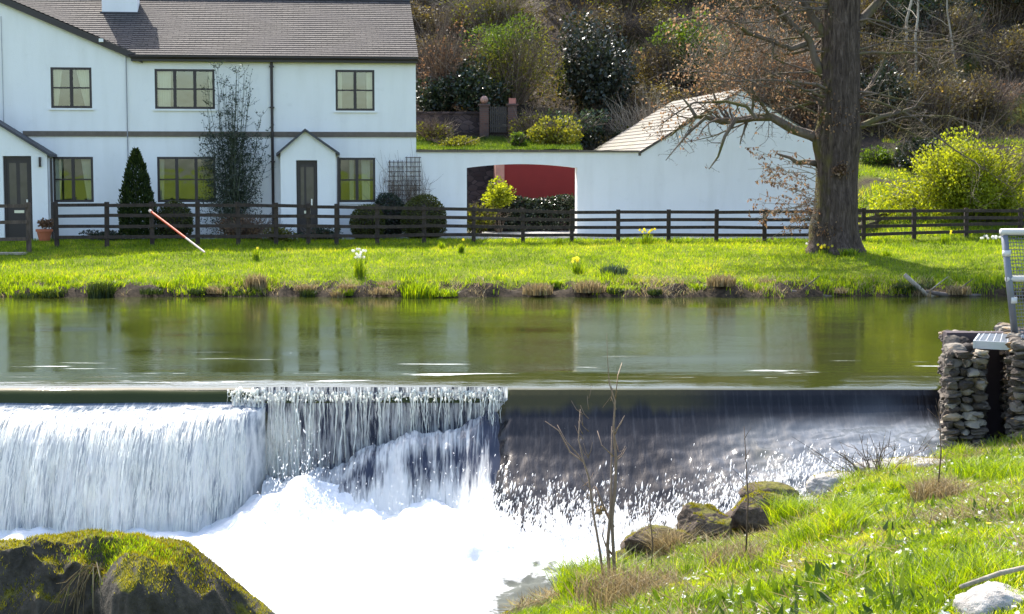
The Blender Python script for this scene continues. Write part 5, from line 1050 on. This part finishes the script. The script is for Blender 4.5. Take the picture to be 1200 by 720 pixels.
# ------------------------------------------------------------ rocks
def ico(n=4):
    import bmesh
    bm = bmesh.new(); bmesh.ops.create_icosphere(bm, subdivisions=n, radius=1); V = np.array([v.co[:] for v in bm.verts]); F = np.array([[v.index for v in f.verts] for f in bm.faces]); bm.free(); return V, F
ICO = {n: ico(n) for n in (2, 3, 5, 6)}
def rockV(seed, n=5, rough=.22, facets=9, bite=.75, box=0):
    V, F = ICO[n]; V = V.copy(); r = np.random.default_rng(seed)
    if box: V = np.sign(V)*np.abs(V)**box
    for k in range(facets):
        d = rand_unit(1, r)[0]; h = r.uniform(bite, .98); q = V@d; V = V-np.clip(q-h, 0, None)[:, None]*d*.9
    V = V*(1+rough*fbm(V*1.7+seed, seed, 5)[:, None]+.05*fbm(V*7+seed, seed+1, 4)[:, None]); return V, F
def rockmat(name, a, b_, moss, mlo=.45, sc=2.5, mosscol=((.05, .05, .008), (.18, .165, .015))):
    M = Mat(name); n1 = M.noise(sc, 7, .68); n2 = M.noise(sc*7, 5, .7); g = M.n('NewGeometry'); z = M.n('SeparateXYZ', {0: g.outputs['Normal']}).outputs[2]
    c = M.ramp(M.mix(.5, n1, n2), [(.35, a), (.62, b_)])
    f = M.ramp(M.math('ADD', M.math('MULTIPLY', z, .55), M.math('MULTIPLY', M.noise(sc*.9, 5, .6, M.co('Object', (1.3, 1, 1))), 1.)), [(mlo+.3, 0), (mlo+.42, moss)])
    mc = M.ramp(n2, [(.35, mosscol[0]), (.65, mosscol[1])]); c = M.mix(f, c, mc)
    return M.done(M.bsdf(c, .92, M.bump(M.mix(.55, n1, n2), .9, .06), Specular_IOR_Level=.25))
m_rock = rockmat('mossy_rock', (.05, .045, .04), (.22, .20, .18), .9, .62)
m_rockd = rockmat('dark_mossy_rock', (.018, .016, .013), (.08, .068, .05), .9, .60, 1.8)
m_rockb = rockmat('brown_bank_rock', (.03, .022, .016), (.15, .11, .08), .9, .64)
m_rockp = rockmat('pale_rock', (.22, .20, .18), (.50, .47, .43), .8, .85)
m_moss = leafmat('moss_tufts', [(0, (.10, .09, .006)), (.5, (.17, .165, .01)), (1, (.30, .28, .03))], .4, .8)
def rock(name, label, loc, sc, rz, seed, m, n=5, mossy=0, cat='rock', group=None, zmin=.72, **kw):
    V, F = rockV(seed, n, **kw); V = V*sc; c, s = math.cos(rz), math.sin(rz); V = np.stack([V[:, 0]*c-V[:, 1]*s, V[:, 0]*s+V[:, 1]*c, V[:, 2]], 1)
    t = thing(name, label, cat, loc, 0, group); mk('stone', V, F, m, t, True)
    if mossy:
        T = V[F]; N = np.cross(T[:, 1]-T[:, 0], T[:, 2]-T[:, 0]); A = np.linalg.norm(N, axis=1); N /= A[:, None]+1e-9; ct = T.mean(1)
        w = A*np.clip(N[:, 2]-zmin+.5*fbm(ct*4.2, seed+5, 3), 0, .5); k = rng.choice(len(F), mossy, p=w/w.sum()); u = rng.random((mossy, 2)); fl_ = u.sum(1) > 1; u[fl_] = 1-u[fl_]
        P = T[k, 0]+u[:, :1]*(T[k, 1]-T[k, 0])+u[:, 1:]*(T[k, 2]-T[k, 0]); tn = np.clip(rng.normal(.5, .2, mossy)+.4*fbm(P*3, 8, 3), 0, 1)
        V2, F2, T2 = blades(P-[0, 0, .004], rng.uniform(.008, .03, mossy), np.full(mossy, .005), rng.uniform(0, .8, mossy), tn, 1); mk('moss', V2, F2, m_moss, t, False, T2)
    return t
# the mossy outcrop bottom left: one long saddle-backed mass with ribs, built as a height field with overhanging front
def outcrop():
    xs_ = np.linspace(-4.9, -1.45, 300); t_ = np.linspace(0, 1, 220)
    top = lambda x: np.interp(x, [-4.9, -3.78, -3.4, -3.12, -2.92, -2.62, -2.42, -2.25, -2.05, -1.85, -1.66, -1.45], [.30, .20, .19, .25, .25, .22, .17, .04, -.10, -.24, -.42, -.9])+.075*sst(-4.2, -3.3, x)*sst(-1.9, -2.5, x)
    X, T = np.meshgrid(xs_, t_, indexing='ij'); zt3 = top(X)+.05*fbm2(X*3, X*0, 151, 4)
    # path: back foot -> back -> crest -> front shelf -> front face -> foot
    yb = np.interp(T, [0, .25, .42, .5, .62, .72, 1], [1.2, .85, .4, .12, -.08, -.2, -.42]); zf = np.interp(T, [0, .25, .42, .5, .62, .72, 1], [-2.4, -.75, -.06, 0, -.07, -.34, -2.4])
    Y = 11.6+yb; Z = zt3+zf
    rib = np.abs(fbm2(X*1.5+Y*.5, Y*.9, 152, 4)); Z = Z-.50*(rib)*sst(.44, .6, T)+.10*fbm2(X*2.2, Y*2.2, 153, 4)*sst(.3, .5, T); Y = Y-.42*fbm2(X*1.9, T*3.2, 154, 5)*sst(.5, .75, T)+.10*fbm2(X*6, T*9, 155, 3)*sst(.45, .6, T)
    Z = Z+.03*fbm2(X*7, Y*7, 156, 3)
    lobe = np.exp(-((X+2.55)/.33)**2)*sst(.5, .7, T); Y = Y-.35*lobe; Z = Z+.12*lobe*(1-sst(.72, 1, T))
    return np.stack([X, Y, Z], -1), grid(300, 220)
PV, PF = outcrop(); o_ = np.array([-3.0, 11.6, -1.9]); V = PV.reshape(-1, 3)-o_
oc_ = thing('mossy_outcrop', 'large moss covered rock outcrop in the bottom left corner beside the foam', 'rock', o_)
mk('stone', V, PF, m_rockd, oc_, True)
T = V[PF]; N = np.cross(T[:, 1]-T[:, 0], T[:, 3]-T[:, 0]); A = np.linalg.norm(N, axis=1); N /= A[:, None]+1e-9
if N[:, 2].mean() < 0: N = -N
ct = T.mean(1); w = A*np.clip(np.abs(N[:, 2])-.55+.55*fbm(ct*2., 160, 4), 0, .5)*(ct[:, 1] < 1.2); n = 19000; k = rng.choice(len(PF), n, p=w/w.sum()); u = rng.random((n, 2)); P = T[k, 0]+u[:, :1]*(T[k, 1]-T[k, 0])+u[:, 1:]*(T[k, 3]-T[k, 0])
V2, F2, T2 = blades(P-[0, 0, .004], rng.uniform(.008, .032, n), np.full(n, .0045), rng.uniform(0, .9, n), np.clip(rng.normal(.5, .2, n)+.5*fbm(P*2.5, 161, 3), 0, 1), 1); mk('moss', V2, F2, m_moss, oc_, False, T2)
n = 1100; q = rng.normal(0, 1, (n, 2)); X = -2.78+.20*q[:, 0]; k = np.argmin((PV[:, 0, 0][:, None]-X[None])**2, 0); tt = np.clip(np.round((.55+.035*q[:, 1])*219), 0, 219).astype(int); P = PV[k, tt]-o_
V2, F2, T2 = blades(P, rng.uniform(.02, .05, n), np.full(n, .003), rng.uniform(.1, .9, n), np.clip(rng.normal(.4, .2, n), 0, 1)); mk('grass_tuft', V2, F2, m_grass, oc_, False, T2)
b = MB()
for i in range(26):
    p = PV[int(300*((-2.98+rng.normal(0, .05)+4.9)/3.45)), int(219*.60)]-o_; d = np.array([rng.uniform(-.8, .4), -.5, rng.uniform(-.2, .3)])*rng.uniform(.25, .5); Q = np.array([p, p+d*.4+[0, 0, .03], p+d*.8-[0, 0, .10], p+d-[0, 0, .32*rng.random()+.1]]); b.tube(Q, [.004, .0035, .003, .0015], 3, rng.random(), False)
b.build('hanging_straw', m_straw, oc_)
# boulders on the near bank
def pr(px, py, Y, dz=0): p = at(px, py, Y); return (p[0], Y, p[2]+dz)
rock('boulder', 'dark square boulder with a mossy top edge, largest of the boulders on the near bank', pr(893, 603, 17.7), (.40, .32, .29), .1, 11, m_rockb, 6, 1500, bite=.72, facets=14, rough=.16, box=.42, zmin=.9, group='boulders along the near bank')
rock('boulder', 'smooth dark rounded boulder lying behind the square mossy one', pr(900, 580, 18.3), (.34, .28, .15), .0, 12, m_rockb, 5, 200, rough=.12, facets=12, zmin=.9, group='boulders along the near bank')
rock('boulder', 'flat topped grey boulder with moss left of the ribbed one, beside the straw tuft', pr(778, 640, 17.3), (.46, .32, .25), .05, 13, m_rockb, 6, 1200, bite=.7, facets=14, rough=.16, box=.45, zmin=.9, group='boulders along the near bank')
rock('boulder', 'ribbed brown boulder with orange moss between the flat grey and the square dark one', pr(828, 622, 17.4), (.30, .25, .27), -.3, 14, m_rockb, 6, 1200, bite=.66, facets=16, box=.6, zmin=.9, group='boulders along the near bank')
rock('boulder', 'long pale tan boulder half sunk in grass below the stone pier', pr(985, 570, 18.6, .0), (.42, .30, .17), .25, 15, m_rockp, 5, 500, rough=.1, group='boulders along the near bank')
rock('boulder', 'low pale stone ledge with moss reaching towards the stone pier', pr(1060, 549, 19.6, .0), (.75, .3, .13), .15, 16, m_rockp, 5, 900, rough=.12, group='boulders along the near bank')
rock('boulder', 'low brown ledge stone half buried between the ribbed boulder and the square one', pr(858, 634, 17.5, -.03), (.24, .18, .13), .4, 21, m_rockb, 5, 400, bite=.66, facets=14, box=.6, zmin=.9, group='boulders along the near bank')
rock('boulder', 'brown earthy ledge stone below the flat grey boulder at the edge of the foam', pr(742, 658, 17.1, -.03), (.26, .2, .15), .9, 22, m_rockb, 5, 400, bite=.66, facets=14, box=.6, zmin=.9, group='boulders along the near bank')
rock('boulder', 'flat tan slab in the grass between square boulder and long pale boulder', pr(945, 590, 18.2, -.02), (.22, .2, .08), .2, 23, m_rockp, 5, 100, bite=.7, box=.6, group='boulders along the near bank')
rock('boulder', 'small brown stone in the grass right of the square mossy boulder', pr(935, 620, 17.4, -.04), (.17, .13, .10), .5, 17, m_rockp, 3, 0, group='boulders along the near bank')
rock('boulder', 'big pale grey boulder at the bottom right corner', pr(1172, 704, 8.4, -.05), (.27, .25, .14), .6, 18, m_rockp, 5, 0, bite=.7, group='pale boulders at the bottom right corner')
rock('boulder', 'low white rock at the very bottom right edge in front of the big pale boulder', pr(1192, 728, 7.5, -.05), (.16, .10, .06), .2, 19, m_rockp, 5, 0, group='pale boulders at the bottom right corner')
rock('boulder', 'brown mossy rock low at the bottom centre edge beside the froth', pr(612, 725, 15.2, -.12), (.45, .3, .2), .2, 20, m_rock, 5, 800, group='boulders along the near bank')

# ------------------------------------------------------------ rubble stone piers, deck and railing
M = Mat('rubble_stone'); n1 = M.noise(5, 6, .65); n2 = M.noise(30, 4, .7)
c = M.ramp(M.attr('tint'), [(0, (.03, .024, .02)), (.35, (.065, .052, .042)), (.7, (.13, .108, .085)), (.92, (.30, .265, .21)), (1, (.18, .12, .06))]); c = M.mix(M.ramp(n1, [(.45, 0), (.7, .6)]), c, (.14, .12, .10)); c = M.mix(M.ramp(M.noise(2.5, 4), [(.62, 0), (.68, .7)]), c, (.55, .30, .05))
m_rub = M.done(M.bsdf(c, .92, M.bump(M.mix(.5, n1, n2), .7, .03), Specular_IOR_Level=.25))
m_mort = flatmat('dark_mortar', (.035, .03, .027), .95, .4, 12, .8)
def rubble(poly, z0, z1, seed, sz=(.10, .26)):
    """stones laid in rough courses round the outline (list of xy points)"""
    b = MB(); r = np.random.default_rng(seed); RV = [rockV(900+i, 3, .34, 14, .52, .5) for i in range(14)]
    for (x0, y0), (x1, y1) in zip(poly, poly[1:]):
        L = math.hypot(x1-x0, y1-y0); ux, uy = (x1-x0)/L, (y1-y0)/L; nx, ny = uy, -ux; z = z0
        while z < z1:
            hgt = r.uniform(.05, .13); s = r.uniform(-.12, -.04)
            while s < L-.05:
                w = r.uniform(*sz); V0, F0 = RV[r.integers(14)]; V = V0.copy(); V /= np.abs(V).max(0); V = V*r.choice([-1, 1], 3)
                V = V*[w*.53, r.uniform(.08, .13), hgt*.54]; cc, ss = ux, uy; V = np.stack([V[:, 0]*cc-V[:, 1]*ss, V[:, 0]*ss+V[:, 1]*cc, V[:, 2]], 1)
                q = s+w/2; pr_ = r.uniform(-.03, .03); fl0 = F0 if True else F0; b.add(V+[x0+ux*q+nx*pr_, y0+uy*q+ny*pr_, z+hgt/2+r.normal(0, .008)], F0, r.random()); s += w*.98
            z += hgt*.96
    return b
def pier(label, poly, z0, z1, seed, cap=True):
    o = np.array([poly[0][0], poly[0][1], z0]); q = [(x-o[0], y-o[1]) for x, y in poly]; t = thing('stone_pier', label, 'pier', o, 0, 'rubble stone piers by the weir')
    rubble(q+[q[0]], 0, z1-z0, seed).build('masonry', m_rub, t, False)
    c = np.array(q).mean(0); n = len(q); V = [((x-c[0])*.93+c[0], (y-c[1])*.93+c[1], z) for z in (-.1, z1-z0-.06) for x, y in q]
    b = MB(); b.add(V, [list(range(n, 2*n))]); b.F.setdefault(4, []).append(np.array([[i, (i+1) % n, (i+1) % n+n, i+n] for i in range(n)])); b.build('core', m_mort, t)
    if cap:
        r = np.random.default_rng(seed+3)
        for i in range(9):
            V0, F0 = rockV(seed+i, 3, .25, 6); u = np.array([(i % 3+.5)/3, (i//3+.5)/3])+r.normal(0, .03, 2); p = np.array(q[0])*(1-u[0])+np.array(q[1])*u[0]; p2 = np.array(q[-1])*(1-u[0])+np.array(q[2])*u[0]; p = p*(1-u[1])+p2*u[1]; V0 = V0*[r.uniform(.12, .2), r.uniform(.12, .2), r.uniform(.07, .11)]; MB().add(V0+[p[0], p[1], z1-z0+.02], F0, r.random()).build('top_stone', m_rub, t, False)
    return t
YP = 20.6
aL = at(1106, 500, YP)[0]+.09; aR = at(1146, 500, YP)[0]; bL = at(1176, 500, YP)[0]+.09
ztA = at(1120, 412, YP)[2]; 
pier('rubble stone pier at the right end of the weir, left of the dark channel', [(aL, YP), (aR, YP), (aR+.62, YP+2.5), (aL+.62, YP+2.5)], -1.6, ztA-.03, 301)
pier('rubble stone abutment at the right edge below the metal deck', [(bL, YP-.25), (bL+2.2, YP-.25), (bL+2.8, YP+2.4), (bL+.6, YP+2.4)], -1.6, at(1180, 402, YP)[2]-.06, 302, False)
cw = thing('channel_wall', 'smooth dark wall closing the narrow channel between the two stone piers', 'wall', (aR, YP+1.2, -1.6))
MB().box(-.1, 1.4, 0, .2, 0, ztA+1.6+.12).build('slab', flatmat('dark_slab', (.06, .042, .045), .9, .3, 3, .4), cw)
# deck of metal grating
m_galv = flatmat('galvanised_steel', (.42, .44, .46), .45, .2, 9, .15, .6)
zd = at(1144, 400, YP+.2)[2]; d0 = at(1143, 401, YP+.25); 
dk = thing('metal_deck', 'galvanised grating footbridge deck spanning from pier to pier', 'deck', (d0[0], d0[1], zd))
x0, x1 = 0, 2.9; ylo = lambda x: -.35*x*1.0; yhi = lambda x: 1.25
b = MB(); b.add([(0, 0, -.10), (2.9, -1.55, -.10), (2.9, -1.55, .0), (0, 0, .0), (0, .03, -.10), (2.9, -1.52, -.10), (2.9, -1.52, 0), (0, .03, 0)], [[0,1,2,3],[7,6,5,4],[3,2,6,7]]); b.box(-.03, -.002, 0, 1.25, -.1, .0); b.build('edge_channel', m_galv, dk)
b = MB()
for i in range(36):
    x = .04+i*.08; b.box(x, x+.012, -.53*x+.03, 1.25, -.04, .003)
for j in range(60):
    y = -1.45+j*.045; xs0 = max(.01, (-y+.05)/.53) if y < .05 else .01
    if xs0 < 2.88: b.box(xs0, 2.9, y, y+.008, -.03, -.001)
b.build('grating', m_galv, dk)
for o in dk.children:
    for v in o.data.vertices: v.co.x += .36*max(v.co.y, 0)
m_rail = flatmat('weathered_pale_rail', (.55, .53, .50), .55, .12, 14, .2)
m_post = flatmat('grey_steel_post', (.16, .17, .19), .5, .2, 9, .2, .5)
Yr = YP+.9
pb = at(1190, 396, Yr); ra = thing('railing', 'metal mesh railing with pale pipe handrails at the right edge above the deck', 'railing', pb)
def rp(px, py, Y=None): return at(px, py, Y or Yr)-pb
tp = rp(1177, 272); mp_ = rp(1183.5, 327)
MB().tube([(0, 0, -.02), rp(1177, 276)], .046, 10).build('post', m_post, ra, True)
e_ = np.array([1., .22, 0]); L = 2.4
MB().tube([tp-e_*.05, tp+e_*L], .044, 12).build('handrail', m_rail, ra, True); MB().tube([mp_-e_*.05, mp_+e_*L], .042, 12).build('mid_rail', m_rail, ra, True)
MB().tube([(e_*L)*1., tp+e_*L], .055, 10).build('post', m_post, ra, True)
b = MB(); nx = 60
for i in range(1, nx):
    f = i/nx; b.tube([e_*L*f+[0, 0, .03], tp+e_*L*f-[0, 0, .06]], .0045, 4, 0, False)
for i in range(1, 30):
    f = i/30; p = tp*f; b.tube([p, p+e_*L], .0055, 4, 0, False)
b.build('mesh_panel', m_post, ra)
for k, (px, py) in enumerate([(1179.5, 297), (1187, 352)]): q = rp(px, py); MB().tube([q-[0, 0, .04], q+[0, 0, .04]], .056, 10).build('clamp', m_rail, ra, True)

# ------------------------------------------------------------ near bank: grass, litter, tussocks, sapling
def bank_ok(x, y): return near_ok(x, y)
def near_ok(x, y):
    s = x/y; de = np.interp(s, ES, ED); return (y < de+.15) & (s < .36) & (s > -.03)
n = 380000; y = 6.2+14.2*rng.random(n)**.8; s = rng.uniform(.0, .345, n); x = s*y; k = near_ok(x, y); x, y = x[k], y[k]
de = np.interp(x/y, ES, ED); bare = 1.15*fbm2(x*1.4, y*1.4, 171, 4)+.55*sst(1.6, .1, de-y)*sst(2.6, 1.2, x)+.75*sst(1.9, .1, de-y)*sst(5.2, 4.2, x)
k = bare+rng.normal(0, .12, len(x)) < .20; x, y = x[k], y[k]; z = H(x, y)-.01; n = len(x); hh = fbm2(x*1.6, y*1.6, 172, 4)
h = np.clip(rng.uniform(.035, .085, n)*(1+1.0*hh), .02, .2)*(1+1.3*(hh > .28)*rng.random(n))
tn = np.clip(.45+.6*fbm2(x*1.4, y*1.4, 173, 4)+.3*fbm2(x*6, y*6, 175, 2)+rng.normal(0, .19, n), 0, 1)
V, F, T = blades(np.stack([x, y, z], 1), h, np.full(n, .0034)*rng.uniform(.6, 1.6, n), rng.uniform(.1, 1.1, n), tn); stuff(mk('bank_grass', V, F, m_grass, None, False, T), 'bright green spring grass covering the near bank at the bottom right', 'grass')
n = 60000; y = 7+13.3*rng.random(n); s = rng.uniform(-.0, .345, n); x = s*y; k = near_ok(x, y); x, y = x[k], y[k]; k = fbm2(x*1.1, y*1.1, 171, 4)+.5*sst(1.9, .1, np.interp(x/y, ES, ED)-y)+rng.normal(0, .15, len(x)) > .14; x, y = x[k], y[k]; n = len(x)
D = rand_unit(n); D[:, 2] = np.abs(D[:, 2])*.7; P = np.stack([x, y, H(x, y)], 1); V, F = quads(P, D, rand_unit(n), rng.uniform(.06, .28, n), rng.uniform(.002, .005, n)); stuff(mk('dead_stalks', V, F, m_straw, None, False, np.repeat(rng.random(n), 4)), 'dead straw coloured stalks and litter scattered over the near bank', 'litter')
n = 2200; y = 7+12.5*rng.random(n); s = rng.uniform(.06, .345, n); x = s*y; k = near_ok(x, y); x, y = x[k], y[k]; n = len(x); P = np.stack([x, y, H(x, y)+rng.uniform(.01, .05, n)], 1); D = rand_unit(n)*[1, 1, .4]; V, F = quads(P, D, rand_unit(n)+[0, 0, 1.5], rng.uniform(.02, .06, n), rng.uniform(.012, .025, n)); stuff(mk('leaf_litter', V, F, m_white_fl, None, False, np.repeat(rng.random(n), 4)), 'pale scraps of bleached leaves lying among the near grass', 'litter')
n = 9000; y = 7+13*rng.random(n); x = rng.uniform(.05, .345, n)*y; k = near_ok(x, y) & (fbm2(x*1.8, y*1.8, 174, 3) > .22); x, y = x[k], y[k]; n = len(x); D = rand_unit(n); D[:, 2] = np.abs(D[:, 2])+.3; V, F = quads(np.stack([x, y, H(x, y)], 1), D, rand_unit(n), rng.uniform(.05, .13, n), rng.uniform(.012, .028, n)); stuff(mk('broad_leaves', V, F, m_green, None, False, np.repeat(rng.random(n), 4)), 'broad green weed leaves among the near bank grass', 'weeds')
NB = (8., 20.2)
for px, py, h, r, n, m, lab in [
 (745, 700, .27, .50, 1000, m_straw, 'large dark dead tussock at the foot of the bare sapling'), (700, 692, .36, .40, 1300, m_grass, 'green and straw tuft left of the bare sapling beside the foam'),
 (785, 655, .40, .16, 500, m_straw, 'orange brown straw tuft leaning beside the flat grey boulder'), (1105, 585, .24, .3, 900, m_straw, 'brown tussock on the grass below the stone pier'),
 (935, 612, .34, .3, 700, m_grass, 'tall green grass tuft right of the square mossy boulder'), (850, 610, .22, .12, 120, m_green, 'small ferny green plant between the boulders'),
 (880, 665, .25, .4, 800, m_straw, 'straw and leaf tangle below the ribbed boulder'), (1010, 600, .2, .3, 700, m_grass, 'leafy green tuft above the middle of the near bank'), (1180, 560, .22, .5, 1500, m_grass, 'thick green tuft at the right edge below the abutment')]:
    clump('grass_tussock', lab, 'tussock', px, py, h, r, n, m, group='tussocks on the near bank', w=.004, lean=1.5, Y=NB)
# weeds with broad leaves, yellow flowers
for px, py, lab in [(1158, 628, 'yellow dandelion in the grass at the right edge of the near bank'), (940, 670, 'yellow dandelion left of centre on the near bank'), (1055, 695, 'yellow dandelion near the bottom beside a bare patch')]:
    d = ray(px, py); Ys = np.linspace(7, 18, 400); Yy = Ys[int(np.argmax(H(d[0]/d[1]*Ys, Ys) >= CZ+d[2]/d[1]*Ys))]; p = (d[0]/d[1]*Yy, Yy, float(H(d[0]/d[1]*Yy, Yy)))
    t = thing('dandelion', lab, 'flower', p, 0, 'dandelions on the near bank'); MB().tube([(0, 0, 0), (0, 0, .08)], .002, 4).build('stalk', m_grass, t)
    b = MB()
    for i in range(22): a = i*2.4; u = np.array([math.cos(a), math.sin(a), .5]); v = np.array([-math.sin(a), math.cos(a), 0]); c_ = np.array([0, 0, .08]); b.add([c_, c_+u*.013+v*.004, c_+u*.024, c_+u*.013-v*.004], [[0, 1, 2, 3]], .5)
    b.build('flower_head', m_yel_fl, t)
# bare sapling beside the foam
YS_ = 14.2; sb = at(722, 692, YS_); sb[2] = float(H(sb[0], YS_))-.05
sp = thing('bare_sapling', 'thin bare brown sapling standing in front of the foam in the middle of the picture', 'sapling', sb)
def sw(px, py, dy=0): return at(px, py, YS_+dy)-sb
r = np.random.default_rng(8); b = MB()
b.tube([sw(722, 700), sw(719, 650), sw(717, 610), sw(721, 570), sw(722, 540), sw(719, 500), sw(721, 470), sw(714, 450), sw(712, 420), sw(711, 391)], [.019, .017, .017, .015, .012, .010, .008, .005, .0035, .002], 6)
b.tube([sw(716, 700), sw(712, 640), sw(716, 590), sw(717, 500)], [.02, .018, .012, .005], 6)
for pts, r0 in [(((709, 690), (702, 640), (695, 600), (690, 560), (683, 538), (678, 515), (680, 480)), .013), (((690, 560), (684, 542), (668, 530), (655, 505), (639, 494)), .009), (((684, 542), (675, 530), (664, 518), (653, 498)), .006),
      (((719, 618), (710, 600), (704, 585), (698, 570)), .015), (((717, 650), (710, 640), (706, 628), (708, 615)), .010), (((720, 510), (726, 498), (732, 487)), .007), (((721, 470), (724, 440), (729, 425)), .006), (((719, 535), (705, 522), (700, 505)), .006),
      (((716, 470), (718, 455), (724, 460)), .005), (((697, 590), (688, 578), (680, 570)), .005), (((718, 505), (725, 530), (732, 527)), .005), (((722, 480), (716, 465), (706, 478)), .004)]:
    b.tube([sw(px, py, r.normal(0, .05)) for px, py in pts], np.linspace(r0, r0*.35, len(pts)), 5)
for i in range(26):
    px = r.choice([721, 719, 690, 683]); py = r.uniform(450, 640); a = r.uniform(-1, 1); b.tube([sw(px, py), sw(px+a*8, py-6), sw(px+a*14, py-16)], [.004, .003, .0015], 3)
b.build('stems', flatmat('sapling_bark', (.22, .15, .10), .8, .4, 20, .4), sp, True)
q = sw(702, 599); n = 40; V0, F0 = quads(q+rng.normal(0, .02, (n, 3)), rand_unit(n), rand_unit(n), np.full(n, .04), np.full(n, .014)); mk('withered_leaves', V0, F0, m_straw, sp, False, np.repeat(rng.random(n)*.5, 4))
for i, (px, py, tx, ty, Y, lab) in enumerate([(762, 700, 760, 590, 14.5, 'thin brown dead stem just right of the bare sapling'), (873, 690, 872, 500, 13.5, 'tall thin dead stem standing before the square mossy boulder'), (1098, 600, 1100, 470, 15., 'thin bare stem rising before the stone pier')]):
    p = at(px, py, Y); p[2] = float(H(p[0], Y))-.03; q = at(tx, ty, Y)-p; b = MB(); b.tube([(0, 0, 0), q*.5+[.03, 0, 0], q], [.009, .007, .0025], 5, .3)
    for k in range(6): f = r.uniform(.4, .95); b.tube([q*f, q*f+[r.uniform(-.12, .12), 0, .1]], [.003, .0015], 3, .3)
    o = b.build('dead_stem', m_twig, None, True); o.location = p; tag(o, lab, 'stem', 'dead stems on the near bank')
bt_ = thing('bramble', 'bare arching bramble stems over the pale boulders below the pier', 'bramble', pr(1025, 565, 18.6)); twigs(66, 1.1, .5, .55, 26, .008, bend=1.4).build('stems', m_twig, bt_)
# a long stick on the boulder, bottom right
p0 = at(1126, 688, 8.15); p1_ = at(1215, 662, 8.5); b = MB(); b.tube([p0-p0, (p1_-p0)*.5+[0, 0, .012], p1_-p0], [.012, .014, .013], 7); o = b.build('fallen_stick', m_barkp, None, True); o.location = p0+[0, 0, .0]; tag(o, 'pale fallen stick lying over the boulders at the bottom right', 'stick')
